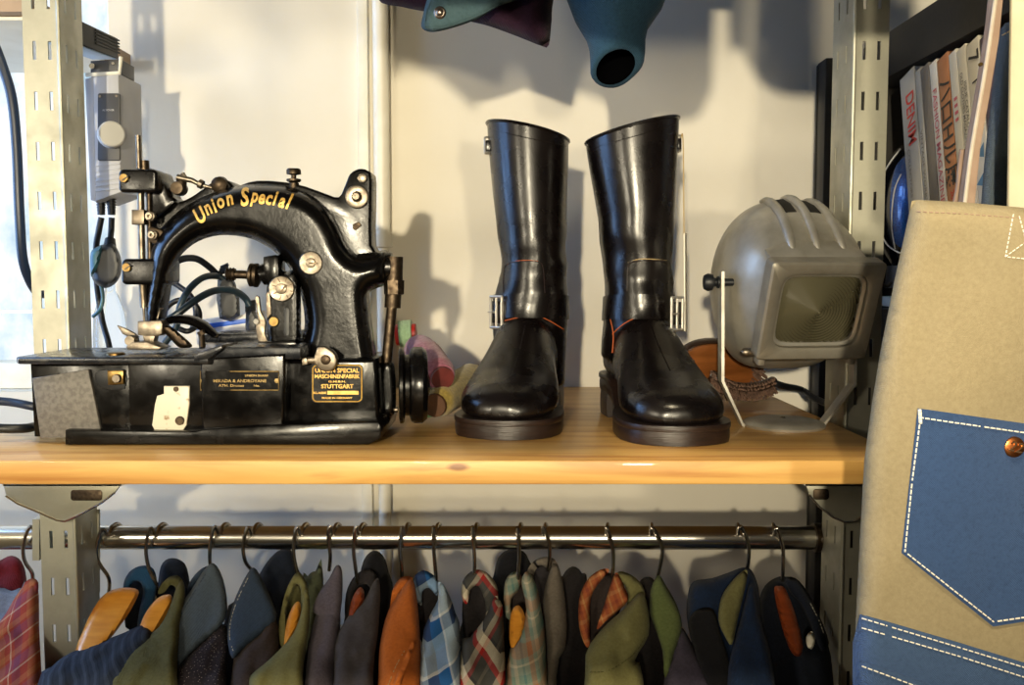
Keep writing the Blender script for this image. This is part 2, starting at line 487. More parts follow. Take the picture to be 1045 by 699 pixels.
# ================================================================== shelving: slotted posts, brackets, board, rail
PD = 1.005
def post(px_l, px_r, d, side, name_label, ret):
    """L-section upright with paired slots on both flanges; side=+1 puts the return flange on the right"""
    t = thing('shelf_post', name_label, 'post', (0, 0, 0), 'slotted steel uprights of the shelf')
    xl, xr = P(px_l, 200, d).x, P(px_r, 200, d).x
    loc = Vector(((xl+xr)/2, d, 0)); t.location = loc; WL[t] = loc
    TOP, PIT, SH = 2.1, .0527, .0195
    zoff = P(60, 103, d).z % PIT
    def flange(org, u, W, a=.3, b=.72, s=.0036):
        bm = B(); us = [0, a*W-s/2, a*W+s/2, b*W-s/2, b*W+s/2, W]
        zs = [0]; z = zoff-SH/2 + (PIT if zoff < SH/2 else 0)
        while z+SH < TOP: zs += [z, z+SH]; z += PIT
        zs.append(TOP)
        grid = {(i, j): bm.verts.new(org+u*us[i]+Vector((0, 0, zs[j]))) for i in range(6) for j in range(len(zs))}
        for j in range(len(zs)-1):
            for i in range(5):
                if j % 2 == 1 and i in (1, 3): continue
                bm.faces.new((grid[i, j], grid[i+1, j], grid[i+1, j+1], grid[i, j+1]))
        n = bm.faces[:] if False else None
        bm.normal_update()
        g = bmesh.ops.solidify(bm, geom=bm.faces[:], thickness=.002)
        return bm
    mk('front_flange', flange(Vector((xl, d, 0)), Vector((1, 0, 0)), xr-xl), m_galv, t, smooth=False)
    xe = xr-.001 if side > 0 else xl+.001
    mk('side_flange', flange(Vector((xe, d, 0)), Vector((0, 1, 0)), ret), m_galv, t, smooth=False)
    bm = B(); tube(bm, [(xe, d, 0), (xe, d, TOP)], .0022, 8)
    mk('rolled_edge', bm, m_galv, t)
    return t, xl, xr
postL, plx0, plx1 = post(29, 66, PD, 1, 'pale slotted steel upright at the left, in front of the bright window', .056)
postR, prx0, prx1 = post(867.5, 903, PD, -1, 'grey slotted steel upright at the right, beside the old spotlight', .062)
# on the right the return flange runs back from the inner edge and shows its inner face, so it is set out towards the shelf
M_wood = NT('pine_board'); b = M_wood.b
co = M_wood.coord(); mp = M_wood.n('ShaderNodeMapping'); mp.inputs['Scale'].default_value = (2.2, 26, 30); M_wood.l(co, mp.inputs[0])
nz = M_wood.n('ShaderNodeTexNoise'); nz.inputs['Scale'].default_value = 2.2; nz.inputs['Detail'].default_value = 7; nz.inputs['Distortion'].default_value = .6; M_wood.l(mp.outputs[0], nz.inputs['Vector'])
r1 = M_wood.ramp([(.3, '#a9743a'), (.5, '#c79a55'), (.62, '#d0a45e'), (.75, '#b48145')]); M_wood.l(nz.outputs[0], r1.inputs[0])
vo = M_wood.n('ShaderNodeTexVoronoi'); vo.inputs['Scale'].default_value = 5.5; mp2 = M_wood.n('ShaderNodeMapping'); mp2.inputs['Scale'].default_value = (.8, 2, 2.2); M_wood.l(co, mp2.inputs[0]); M_wood.l(mp2.outputs[0], vo.inputs['Vector'])
r2 = M_wood.ramp([(.03, '#7a4a1e'), (.055, '#ffffff')]); M_wood.l(vo.outputs['Distance'], r2.inputs[0])
mx = M_wood.n('ShaderNodeMix', data_type='RGBA', blend_type='MULTIPLY'); mx.inputs['Factor'].default_value = .8
M_wood.l(r1.outputs[0], mx.inputs['A']); M_wood.l(r2.outputs[0], mx.inputs['B']); M_wood.l(mx.outputs['Result'], b.inputs['Base Color'])
b.inputs['Roughness'].default_value = .42; b.inputs['Coat Weight'].default_value = .12
M_wood.bump(nz.outputs[0], .15, .0006)
m_pine = M_wood.m

bm = B()
ZS = SHELF_Z; TH = P(522, 470, .8).z - P(522, 494.5, .8).z
xr_ = .352
pts = [(-.62, .8), (xr_, .8), (xr_, 1.355), (plx1+.008, 1.355), (plx1+.008, .994), (-.62, .994)]
slab3(bm, [Vector((x, y, ZS)) for x, y in pts], Vector((0, 0, -TH)), bevel=.0015)
mk('shelf_board', bm, m_pine, None, 'thick orange pine board the boots and sewing machine stand on', 'shelf')

def bracket(pts, d, label, holes):
    t = thing('shelf_bracket', label, 'bracket', P(sum(p[0] for p in pts)/len(pts), 520, d), 'steel gusset brackets under the board')
    bm = B(); slab(bm, pts, d, d+.003, bevel=.0006)
    mk('gusset_plate', bm, m_galv, t)
    bm = B(); (a, b_, c_, e) = holes
    slab(bm, rrect(a, b_, c_, e, 3), d-.0012, d-.0002, bevel=.0003)
    mk('hook_tab', bm, m_dksteel, t)
    bm = B(); x0, x1 = min(p[0] for p in pts), max(p[0] for p in pts)
    slab3(bm, [P(x0, 496, d), P(x1, 496, d), P(x1, 496, d)+Vector((0, .14, 0)), P(x0, 496, d)+Vector((0, .14, 0))], Vector((0, 0, .0025)))
    tube(bm, [P(x, y, d-.001) for x, y in pts[1:-1]], .0012, 6)
    mk('folded_rim', bm, m_chrome, t)
bracket([(3, 494), (6, 506), (18, 514), (40, 523), (58, 531), (66, 532), (80, 526), (104, 513), (117, 503), (124, 494)], .999, 'rounded steel gusset bracket on the left upright under the board', (72, 500, 104, 511))
bracket([(822, 494), (826, 505), (836, 517), (850, 528), (862, 533), (872, 532), (884, 524), (896, 510), (900, 494)], .999, 'dull steel gusset bracket on the right upright under the board end', (830, 499, 846, 510))

# hanging rail
RD = 1.078
ra, rb = P(-40, 548.5, RD), P(846, 548.5, RD)
rz = P(500, 548.5, RD).z; RR_ = 12.2*RD/F
t = thing('clothes_rail', 'chromed tube rail with all the shirt hangers on it', 'rail', (0, RD, rz))
bm = B(); tube(bm, [(ra.x-.1, RD, rz), (rb.x, RD, rz)], RR_, 28); mk('tube', bm, m_chrome, t)
bm = B()
lathe(bm, (rb.x-.018, RD, rz), (1, 0, 0), [(0, RR_), (0, RR_+.003), (.02, RR_+.003), (.02, 0)], 28)
mk('end_socket', bm, m_dksteel, t)
bm = B(); disc(bm, 842, 551, RD-RR_-.0025, 4, .002); mk('set_screw', bm, m_steel, t)
bm = B(); slab(bm, [(33, 530), (40, 530), (40, 572), (33, 572)], 1.012, 1.06); slab(bm, [(78, 523), (101, 520), (101, 605), (78, 605)], 1.0605, 1.0635)
mk('rail_bracket', bm, m_galv, t)

# upper rail (above the frame) that carries the jackets
uz = CAMZ+.47
t = thing('clothes_rail', 'second chromed rail high above the boots for the jackets', 'rail', (0, 1.0, uz))
bm = B(); tube(bm, [(plx1+.005, 1.03, uz), (prx0-.005, 1.03, uz)], .012, 20); mk('tube', bm, m_chrome, t)

# ================================================================== black bookcase against the right wall
XB = .5
t = thing('bookcase', 'black stained bookcase holding the row of magazines', 'bookcase', (XB+.15, 1.1, 0))
def bz(px, py): return P(px, py, XB*F/(px-CX)).z
zt = .268+CAMZ
bm = B(); box(bm, (XB+.15, 1.10, zt+.03), (.3, .50, .06), bevel=.002); mk('upper_board', bm, m_blackwood, t)
bm = B(); box(bm, (XB+.15, 1.10, zt+.16), (.3, .50, .05), bevel=.002); mk('top_board', bm, m_blackwood, t)
zl = CAMZ-.02
bm = B(); box(bm, (XB+.15, 1.10, zl-.045), (.3, .50, .05), bevel=.002); mk('middle_board', bm, m_blackwood, t)
bm = B(); box(bm, (XB+.16, 1.10, zl-.011), (.28, .48, .014), bevel=.001); mk('shelf_liner', bm, m_white, t, 'thin white liner sheet')
bm = B(); box(bm, (XB+.15, 1.10, .6), (.3, .50, .05), bevel=.002); mk('lower_board', bm, m_blackwood, t)
bm = B(); box(bm, (XB+.297, 1.10, .9), (.012, .50, 1.7)); mk('back_panel', bm, m_blackwood, t)
bm = B()
xa, xb = P(832.5, 200, 1.33).x, P(847, 200, 1.29).x
slab3(bm, [Vector((xa, 1.34, 0)), Vector((XB+.3, 1.34, 0)), Vector((XB+.3, 1.34, P(840, 66, 1.33).z)), Vector((xa, 1.34, P(840, 66, 1.33).z))], Vector((0, -.012, 0)), .001)
mk('end_panel', bm, m_blackwood, t)
bm = B(); box(bm, (xa+.008, 1.318, P(840, 64, 1.33).z/2), (.016, .036, P(840, 64, 1.33).z), bevel=.002); mk('upright', bm, m_blackwood, t)
bm = B(); box(bm, (XB+.012, 1.325, .8), (.024, .04, 1.08), bevel=.002); mk('upright', bm, m_blackwood, t)
bm = B(); box(bm, (XB+.012, .87, 1.0), (.024, .04, 1.9), bevel=.002); mk('upright', bm, m_blackwood, t)

# ================================================================== camera and light
cam = bpy.data.cameras.new('Camera'); co_ = bpy.data.objects.new('Camera', cam); COL.objects.link(co_)
cam.sensor_fit = 'HORIZONTAL'; cam.sensor_width = 36; cam.lens = 36*F/1045; cam.clip_start = .02
co_.location = CAM; co_.rotation_euler = (pi/2-PITCH, 0, 0); SC.camera = co_
def area(name, loc, target, size, power, col, sy=None):
    l = bpy.data.lights.new(name, 'AREA'); l.energy = power; l.color = col; l.size = size
    if sy: l.shape = 'RECTANGLE'; l.size_y = sy
    else: l.shape = 'DISK'
    o = bpy.data.objects.new(name, l); COL.objects.link(o); o.location = loc
    o.rotation_euler = (Vector(target)-Vector(loc)).to_track_quat('-Z', 'Y').to_euler()
    return o
WARM = (1., .87, .62)
sl = bpy.data.lights.new('shop_spot', 'SPOT'); sl.energy = 265; sl.color = WARM; sl.shadow_soft_size = .035; sl.spot_size = radians(30); sl.spot_blend = .85
so_ = bpy.data.objects.new('shop_spot', sl); COL.objects.link(so_); so_.location = (-.32, -1.6, CAMZ+.22); so_.scale = (2.1, 1, 1)
so_.rotation_euler = (Vector((.02, 1.2, CAMZ+.2))-so_.location).to_track_quat('-Z', 'Y').to_euler()
sl2 = bpy.data.lights.new('shop_spot', 'SPOT'); sl2.energy = 75; sl2.color = WARM; sl2.shadow_soft_size = .06; sl2.spot_size = radians(30); sl2.spot_blend = .85
s2_ = bpy.data.objects.new('shop_spot', sl2); COL.objects.link(s2_); s2_.location = (.42, -1.5, CAMZ+.02); s2_.scale = (2.1, 1, 1)
s2_.rotation_euler = (Vector((.05, 1.2, CAMZ+.16))-s2_.location).to_track_quat('-Z', 'Y').to_euler()
area('ceiling_lamp', (.2, .1, 2.55), (.0, .95, 1.2), .2, 20, (1., .84, .55))
area('post_fill_light', (-1.05, -.35, CAMZ+.16), (0, 1.1, CAMZ-.05), .22, 7, (1., .88, .66))  # unseen warm source added to brighten the left post
w = bpy.data.worlds.new('World'); SC.world = w; w.use_nodes = True
w.node_tree.nodes['Background'].inputs[0].default_value = (.8, .7, .55, 1); w.node_tree.nodes['Background'].inputs[1].default_value = .05
vs = SC.view_settings; vs.view_transform = 'Standard'; vs.look = 'None'; vs.exposure = 0; vs.gamma = 1; vs.use_curve_mapping = False
# ================================================================== the sewing machine
MC = thing('sewing_machine', 'antique black industrial sewing machine with gold lettering on its arm', 'sewing machine', S(210, 452))
D0 = .878
m_bedplate = mat('worn_bed_plate', '#24262b', .22, .5, c2='#3c3b3a', scale=90, rough2=.32, ramp=(.5, .75), bump=.06, bscale=200)
# base: one casting of a left box, a middle block, a pedestal under the column and the foot flange
bm = B()
slab(bm, [(30, 372), (134, 372), (134, 448), (34, 446)], D0+.008, .992, .003)
slab(bm, [(130, 366), (292, 362), (290, 438), (132, 442)], D0+.004, .992, .002)
slab(bm, [(204, 366), (291, 361), (289, 436), (206, 440)], D0-.002, D0+.01, .0025, 3)
slab(bm, [(286, 368), (384, 366), (387, 434), (288, 438)], D0+.022, .992, .004, 3)
fz0 = ZS+.0005; fx0, fx1 = P(66, 455, D0-.004).x, P(384, 455, D0-.004).x
slab(bm, [(66, 439), (200, 440), (206, 438), (290, 433), (386, 430), (390, 436), (388, 448), (376, 454.2), (66, 454.2)], D0-.006, .99, .002)
mk('base_casting', bm, m_black_worn, MC, tree=True); base = bpy.context.scene.objects['base_casting']; tb = TREES[base]
# dull grey plate screwed to the left box, and a pale worn plate on the middle block
m_greypl = mat('scuffed_grey_metal', '#6d6a66', .6, .2, c2='#5a5754', scale=220, ramp=(.4, .62), bump=.2, bscale=500)
bm = B(); slab(bm, [(32.5, 386), (90, 377), (104, 446), (41, 447)], D0+.004, D0+.009, .0006); mk('side_plate', bm, m_greypl, MC, 'dull grey metal plate')
m_pale = mat('flaked_cream_enamel', '#d8d0bd', .4, c2='#8b7452', scale=130, ramp=(.6, .72))
bm = B(); slab(bm, [(167, 394), (193, 394), (193, 412), (190, 434), (186, 440), (158, 440), (155, 434), (158, 412), (160, 404), (167, 402)], D0+.0015, D0+.006, .0008); q = mk('cover_plate', bm, m_pale, MC, 'cream plate with flaked enamel')
bm = B(); disc(bm, 184, 429, D0+.002, 4.6, .003); mk('screw', bm, m_dksteel, q)
bm = B(); disc(bm, 180, 397, D0+.002, 2.6, .002); mk('screw', bm, m_dksteel, q)
bm = B(); slab(bm, [(97, 383), (101, 378), (127, 377), (127, 397), (106, 397), (99, 392)], D0+.0065, D0+.009, .001, smooth=2); q = mk('recess_shade', bm, m_cable, MC)  # flat dark slab, painted as the shade of a hollow
bm = B(); slab(bm, [(109, 378), (126, 378), (126, 392), (110, 393)], D0+.001, D0+.007, .0008); mk('square_nut', bm, m_brass, q, 'square brass coloured nut')
bm = B(); disc(bm, 120, 386, D0+.001, 4.4, .004); mk('screw', bm, m_steel, q)
# cloth plate on top of the left part, bed and raised step behind
zt_ = P(100, 364.5, D0-.008).z; th_ = .0068
yA, yB = D0-.008, .994
xl0, xr0 = P(12, 366, yA).x, P(225, 366, yA).x
bm = B()
pl = [Vector(p) for p in ((xl0+.006, yA, zt_), (xr0-.012, yA, zt_), (xr0, yA+.02, zt_), (xr0, yB, zt_), (xl0, yB, zt_), (xl0, yA+.008, zt_))]
slab3(bm, pl, Vector((0, 0, -th_)), .002, 3); 
# lip at the right end that turns up
slab(bm, [(198, 362), (226, 352.5), (227, 356), (214, 366), (198, 369)], yA-.0005, yA+.05, .001)
mk('cloth_plate', bm, m_bedplate, MC)
zb_ = P(250, 354, D0).z
bm = B()
slab3(bm, [Vector((P(218, 355, D0).x, D0, zb_)), Vector((P(306, 355, D0).x, D0, zb_)), Vector((P(306, 355, D0).x, 1.045, zb_)), Vector((P(218, 355, D0).x, 1.045, zb_))], Vector((0, 0, -.012)), .0015)
slab(bm, [(206, 342), (214, 340.5), (300, 339), (300, 349), (208, 350)], .985, 1.045, .003)
mk('bed', bm, m_bedplate, MC)
bm = B(); slab(bm, [(262, 349), (300, 347), (306, 355), (262, 357)], .915, .97, .002); mk('block_foot', bm, m_black_worn, MC)

# arm: a hollow-looking curved beam, thick and rounded, running down into the column at the right
arm_out = [(150, 268), (154, 248), (166, 231), (184, 214), (205, 202), (228, 193), (255, 188), (280, 188), (300, 192), (320, 201), (334, 214), (345, 232), (353, 250), (364, 260), (380, 259), (393, 255), (397, 262), (395, 288), (380, 296), (377, 304), (381, 340), (386, 372), (387, 392), (290, 396), (290, 380), (300, 371), (307, 350), (311, 330), (308, 305), (300, 281), (286, 262), (268, 249), (250, 242), (225, 240), (203, 246), (187, 258), (177, 274), (169, 300), (163, 325), (157, 338), (151, 338), (146, 318), (148, 295)]
bm = B(); pillow(bm, arm_out, .953, .03, 19, step=4.5, smooth=3, back=.8)
arm = mk('arm', bm, m_black_lac, MC, tree=True, angle=180); ta = TREES[arm]
# web behind the arm, with the tall lug at the right
web = [(150, 196), (158, 188), (166, 203), (180, 206), (194, 201), (210, 190), (222, 182), (234, 185), (240, 190), (262, 184), (300, 187), (328, 196), (345, 201), (352, 188), (357, 177), (366, 172), (375, 174), (379, 184), (379, 250), (392, 257), (393, 270), (340, 262), (320, 215), (290, 200), (255, 196), (220, 203), (190, 221), (168, 245), (152, 262)]
bm = B(); slab(bm, web, .958, .998, .004, 3, smooth=3); aw = mk('arm_web', bm, m_black_lac, MC)
# dark relief cast into the column, and the shoulder that carries the rod
bm = B(); disc(bm, 365, 354, .9285, 7, .002); mk('bolt_hole', bm, m_cable, MC)
bm = B(); c = P(396, 273, .95); lathe(bm, c-Vector((.03, 0, 0)), (1, 0, 0), [(0, .014), (.02, .016), (.034, .015), (.036, 0)], 20); mk('shaft_bearing', bm, m_black_lac, MC)
# gold lettering along the arm
bm = B()
for ch, x, y, h, a in (('U', 204.5, 219.5, 16, -33), ('n', 212.5, 214, 10.5, -30), ('i', 218.5, 210, 14.5, -27), ('o', 225.5, 207.5, 10.5, -22), ('n', 234.5, 204.5, 10.5, -16), ('S', 250, 201, 19, -5), ('p', 259.5, 204, 14, 5), ('e', 267.3, 203.4, 10.5, 7), ('c', 274.8, 204.2, 10.5, 10), ('i', 281.3, 202.6, 14.5, 12), ('a', 287.8, 207, 10.5, 15), ('l', 295.6, 205.6, 16.5, 17)):
    letter_on(bm, ch, x, y, h, a, ta, .0009, sx=.72, shear=.18, bold=.03, sub=2)
mk('lettering', bm, m_gold, arm, 'gold script letters', smooth=False)

# ---- needle side
def screw(px, py, d, r, m, parent, th=.004, slot=True, name='screw', label=None, ang=40):
    bm = B(); disc(bm, px, py, d, r, th); o = mk(name, bm, m, parent, label)
    if slot and parent in WL:
        a = radians(ang); w = r*.8; n = max(.5, r*.11)
        bm = B(); slab(bm, [(px+cos(a)*w-sin(a)*n, py+sin(a)*w+cos(a)*n), (px-cos(a)*w-sin(a)*n, py-sin(a)*w+cos(a)*n), (px-cos(a)*w+sin(a)*n, py-sin(a)*w-cos(a)*n), (px+cos(a)*w+sin(a)*n, py+sin(a)*w-cos(a)*n)], d-th-.0004, d-th+.001)
        return o, bm
    return o, None
bm = B(); slab(bm, rrect(120.5, 172.5, 160, 196.5, 5), .928, .975, .003, 3)
slab(bm, [(146, 174), (158, 174), (166, 184), (172, 200), (178, 206), (160, 222), (150, 214)], .945, .985, .003, 2, smooth=2)
u = mk('upper_clamp', bm, m_black_lac, MC)
bm = B(); disc(bm, 127.5, 182, .929, 4.6, .0035); mk('screw', bm, m_brass, u, 'brass slotted screw')
bm = B(); slab(bm, [(124.6, 184.6), (123.9, 183.8), (130.4, 179.2), (131.1, 180)], .9250, .9262); mk('screw_slot', bm, m_cable, u, smooth=False)
bm = B(); slab(bm, rrect(123.5, 264, 168, 290.5, 5), .93, .975, .003, 3)
slab(bm, [(148, 286), (168, 286), (165, 306), (162, 326), (150, 326), (147, 306)], .94, .965, .003)
l_ = mk('lower_clamp', bm, m_black_lac, MC)
bm = B(); disc(bm, 130, 273, .931, 4.6, .0035); mk('screw', bm, m_brass, l_, 'brass slotted screw')
bm = B(); slab(bm, [(127.1, 275.6), (126.4, 274.8), (132.9, 270.2), (133.6, 271)], .9270, .9282); mk('screw_slot', bm, m_cable, l_, smooth=False)
m_bar = mat('worn_steel_bar', '#7a7062', .34, 1., c2='#584e42', scale=90, rough2=.5)
zr = lambda px, py, d=.938: P(px, py, d)
bm = B(); tube(bm, [zr(141, 138), zr(142, 172)], .0026, 12); tube(bm, [zr(143.5, 196), zr(145, 264)], .0033, 12); tube(bm, [zr(145.5, 290), zr(147, 314)], .0037, 12); tube(bm, [zr(146.5, 313), zr(147.2, 330)], .0012, 8)
mk('needle_bar', bm, m_bar, MC, 'bright steel needle bar')
bm = B(); tube(bm, [zr(152, 196, .944), zr(153, 266, .944)], .0026, 12); tube(bm, [zr(147, 164, .944), zr(147.5, 174, .944)], .005, 12)
tube(bm, [zr(152, 292, .944), zr(152.5, 330, .944)], .0028, 12)
mk('presser_bar', bm, m_dksteel, MC)
bm = B(); slab(bm, [(134, 214), (147, 214), (147, 229), (134, 229)], .929, .945, .001); mk('guide_block', bm, m_bar, MC)
for px, py in ((155, 221), (157.5, 240)):
    bm = B(); lathe(bm, P(px, py, .935), (0, -1, 0), [(0, .0048), (.006, .0048), (.0065, .0036), (.009, .0034), (.009, .0016), (.004, .0016), (.004, 0)], 18); mk('ring_nut', bm, m_steel, MC)
bm = B(); slab(bm, [(150, 233), (158, 232), (170, 238), (173, 246), (166, 251), (152, 247)], .936, .95, .002, smooth=2); mk('take_up_lever', bm, m_dksteel, MC)
bm = B(); tube(bm, [zr(169, 252, .94), zr(167, 264, .94)], .0022, 10); mk('link_pin', bm, m_brass, MC)
# presser foot and its fittings
bm = B(); slab(bm, [(140, 328), (164, 327), (166, 331), (165, 341), (161, 343), (140, 342)], .925, .945, .0015); slab(bm, [(145, 342), (158, 342), (157, 349), (147, 349)], .93, .942, .001)
slab(bm, [(151, 316), (164, 314), (160, 330), (150, 330)], .94, .95, .001)
f_ = mk('presser_foot', bm, m_steel, MC)
bm = B(); tube(bm, [zr(154, 346, .932), zr(154, 356, .93)], .0022, 10); disc(bm, 137, 347, .93, 5.5, .012); mk('foot_screw', bm, m_steel, f_)
bm = B(); slab(bm, [(119, 332), (127, 335), (137, 340), (141, 344), (134, 345), (125, 341)], .93, .934, .0006); slab(bm, [(128, 354), (135, 349), (150, 349), (158, 352), (166, 355), (160, 357.5), (130, 357)], .915, .94, .0012); mk('throat_plate', bm, m_steel, f_)
bm = B(); lathe(bm, Vector((P(118, 358, .9).x, .9, zt_)), (0, 0, 1), [(0, .0085), (.0016, .0085), (.0022, .007), (.0022, 0)], 20); mk('plate_button', bm, m_brass, MC)
# black curved guard and steel lever beside the foot
bm = B(); tube(bm, [zr(166, 330, .95), zr(178, 326, .948), zr(195, 327, .945), (P(208, 333, .945)), zr(221, 343, .945)], [.003, .006, .007, .007, .004], 12, 5, flat=(1.6, .75), up=(0, 1, 0)); mk('guard', bm, m_black_lac, MC)
bm = B(); pillow(bm, [(165, 331), (174, 333), (184, 341), (196, 352), (192, 355), (182, 354), (172, 344), (164, 336)], .935, .005, 4, 2.5); mk('lever', bm, m_dksteel, MC)
bm = B(); tube(bm, [zr(205.5, 340, .93), zr(206.5, 355, .925)], .0032, 10); tube(bm, [zr(204.5, 338, .929), zr(206.8, 342, .929)], .004, 8); mk('post_pin', bm, m_dksteel, MC)

# ---- along the top
bm = B(); disc(bm, 185, 193, .965, 7, .014, n=20); lathe(bm, P(185, 186, .957), (0, 0, 1), [(-.008, .005), (0, .0055), (.003, .004), (.003, 0)], 14); q = mk('oil_cup', bm, m_dksteel, MC)
bm = B(); tube(bm, [P(181, 181, .955), P(196, 184, .955), P(205, 189, .955), P(218, 192, .957)], [.0035, .0028, .0023, .002], 10); lathe(bm, P(205, 188, .955), P(209, 190, .955)-P(205, 188, .955), [(-.003, .003), (-.002, .0047), (.002, .0047), (.003, .003)], 12); tube(bm, [P(186, 177, .955), P(189, 182, .955)], .0026, 8); mk('tension_arm', bm, m_steel, MC, 'small jointed steel arm')
bm = B(); lathe(bm, P(225, 189, .96), (0, -1, 0), [(0, .009), (.006, .008), (.0085, .004), (.009, 0)], 18); mk('boss', bm, m_dksteel, MC)
bm = B(); c = P(300, 192, .962); px_ = .962/F
lathe(bm, c, (0, 0, 1), [(0, 5*px_), (5*px_, 5*px_), (5*px_, 3*px_), (7*px_, 7.2*px_), (9*px_, 7.2*px_), (10*px_, 2.6*px_), (13*px_, 2.6*px_), (14*px_, 7.2*px_), (18*px_, 7.2*px_), (19.5*px_, 6*px_), (19.5*px_, 0)], 22); mk('thumb_nut', bm, m_dksteel, MC)
bm = B(); lathe(bm, P(364.5, 201, .956), (0, -1, 0), [(0, .0118), (.003, .0118), (.0038, .0105), (.0032, .0055), (.005, .005), (.009, .0032), (.009, .0013), (.006, .0013), (.006, 0)], 28); mk('boss_disc', bm, m_steel, MC, 'bright round steel disc')
bm = B(); lathe(bm, P(370, 182, .957), (0, -1, 0), [(0, .005), (.004, .0045), (.0055, 0)], 16); mk('screw', bm, m_steel, MC)
bm = B(); slab(bm, [(360, 229), (366, 226), (369, 230), (363, 235), (360, 234)], .9565, .9595, .0005); mk('oil_slot', bm, m_dksteel, MC)
# round slotted pivot on the arm
def pivot(px, py, d, r, nm, m, label=None, slot=30, th=.008, ticks=0):
    k = d/F
    bm = B(); lathe(bm, P(px, py, d), (0, -1, 0), [(0, r*k), (th, r*k), (th+.001, (r-1)*k), (th+.0004, r*.62*k), (th+.0004, r*.42*k), (th+.003, r*.4*k), (th+.0034, r*.3*k), (th+.0034, 0)], 30)
    o = mk(nm, bm, m, MC, label)
    bm = B(); a = radians(slot); w = r*.36; n = .8
    slab(bm, [(px+cos(a)*w+sin(a)*n, py-sin(a)*w+cos(a)*n), (px-cos(a)*w+sin(a)*n, py+sin(a)*w+cos(a)*n), (px-cos(a)*w-sin(a)*n, py+sin(a)*w-cos(a)*n), (px+cos(a)*w-sin(a)*n, py-sin(a)*w-cos(a)*n)], d-th-.0038, d-th-.0025)
    for i in range(ticks):
        a = 2*pi*i/ticks+.3; r0, r1, n = r*.55, r*.9, .45
        slab(bm, [(px+cos(a)*r0-sin(a)*n, py+sin(a)*r0+cos(a)*n), (px+cos(a)*r1-sin(a)*n, py+sin(a)*r1+cos(a)*n), (px+cos(a)*r1+sin(a)*n, py+sin(a)*r1-cos(a)*n), (px+cos(a)*r0+sin(a)*n, py+sin(a)*r0-cos(a)*n)], d-th-.0012, d-th)
    mk('slot_mark' if not ticks else 'dial_marks', bm, m_dksteel, o, smooth=False)
pivot(319, 268.5, .93, 12, 'pivot_screw', m_steel, 'bright slotted pivot screw', 0)
# ---- stitch regulator under the arch
bm = B(); pillow(bm, [(272, 300), (274, 288), (282, 280), (298, 276), (305, 282), (307, 300), (307, 345), (304, 352), (276, 352), (273, 345)], .945, .018, 6, 3.5, back=.8)
tube(bm, [P(267, 281, .945), P(276, 280, .945), P(290, 292, .945)], [.0105, .011, .012], 14, 3)
slab(bm, [(268, 262), (280, 260), (284, 263), (285, 290), (274, 290), (268, 276)], .93, .96, .003)
q = mk('regulator_block', bm, m_black_lac, MC)
bm = B(); slab(bm, rrect(289.5, 314, 295.5, 343, 3), .9262, .93, .0005); mk('slot', bm, m_cable, q)
pivot(289, 294.5, .932, 13.2, 'regulator_dial', m_steel, 'round steel dial with marks', 55, .007, 8)
bm = B(); a_, b_2 = P(231, 279.5, .945), P(262, 281, .945); ax = (b_2-a_).normalized()
lathe(bm, a_, ax, [(0, 0), (0, .0055), (.001, .0068), (.003, .0055), (.004, .0068), (.006, .0055), (.007, .0068), (.009, .006), (.0095, .0042), (.03, .0042)], 18); mk('adjusting_screw', bm, m_dksteel, MC)
bm = B(); lathe(bm, P(254, 280.5, .945), ax, [(0, .009), (.0015, .0118), (.004, .0118), (.005, .010), (.006, .0122), (.009, .0122), (.011, .009), (.012, .006)], 22); mk('collar', bm, m_dksteel, MC)
bm = B(); slab(bm, [(260, 304), (264, 303), (266, 318), (271, 328), (270, 340), (274, 352), (268, 353), (262, 344), (261, 330), (263, 324)], .925, .93, .001, smooth=2); slab(bm, [(271, 300), (275, 296), (277, 320), (272, 326)], .928, .936, .001); q = mk('feed_lever', bm, m_steel, MC)
bm = B(); disc(bm, 262, 328, .925, 3, .003); mk('pin', bm, m_chrome, q)
bm = B(); disc(bm, 280.5, 328, .929, 5.2, .005); mk('screw', bm, m_brass, MC, 'brass headed screw')
# clamp bolt over the maker's plate
bm = B(); slab(bm, [(308, 371), (309, 365), (320, 365), (323, 355), (332, 354), (342, 362), (343, 372), (337, 379), (326, 378), (320, 371)], .888, .9, .002, smooth=2); slab(bm, [(308, 366), (313, 365), (314, 372), (308, 373)], .886, .902, .001)
q = mk('clamp_lever', bm, m_steel, MC)
bm = B(); disc(bm, 332.5, 367, .888, 5, .002); mk('rivet', bm, m_dksteel, q)
# name plates
bm = B(); patch(bm, rrect(318, 371.5, 370.5, 411, 5), tb, .0012, 5); pl1 = mk('maker_plate', bm, m_black_lac, MC, 'small black and gold rounded maker plate', tree=True); t1 = TREES[pl1]
bm = B(); ring = rrect(319.3, 372.8, 369.2, 409.7, 4.2)
pp = [hit(t1, x, y, .0002) for x, y in ring]; tube(bm, pp, .0007, 6, closed=True); mk('gold_rim', bm, m_gold, pl1)
bm = B()
for s, x, y, h, wd in (('UNION SPECIAL', 344.2, 378, 4.6, 45), ('MASCHINENFABRIK', 344.2, 384, 4.2, 46), ('G.M.B.H.', 344.2, 389.3, 2, 18), ('STUTTGART', 344.2, 394.2, 4.4, 33), ('KLASSE', 326.5, 400.8, 2.3, 13), ('MADE IN GERMANY', 344.2, 406, 2, 31)):
    letter_on(bm, s, x, y, h, 0, t1, .0005, wpx=wd, bold=.03)
for a, b2, c3, e in ((334, 398.8, 366, 402.6),):
    v = [bm.verts.new(hit(t1, x, y, .0005)) for x, y in ((a, b2), (c3, b2), (c3, e), (a, e))]; bm.faces.new(v)
mk('plate_lettering', bm, m_gold, pl1, 'gold lettering', smooth=False)
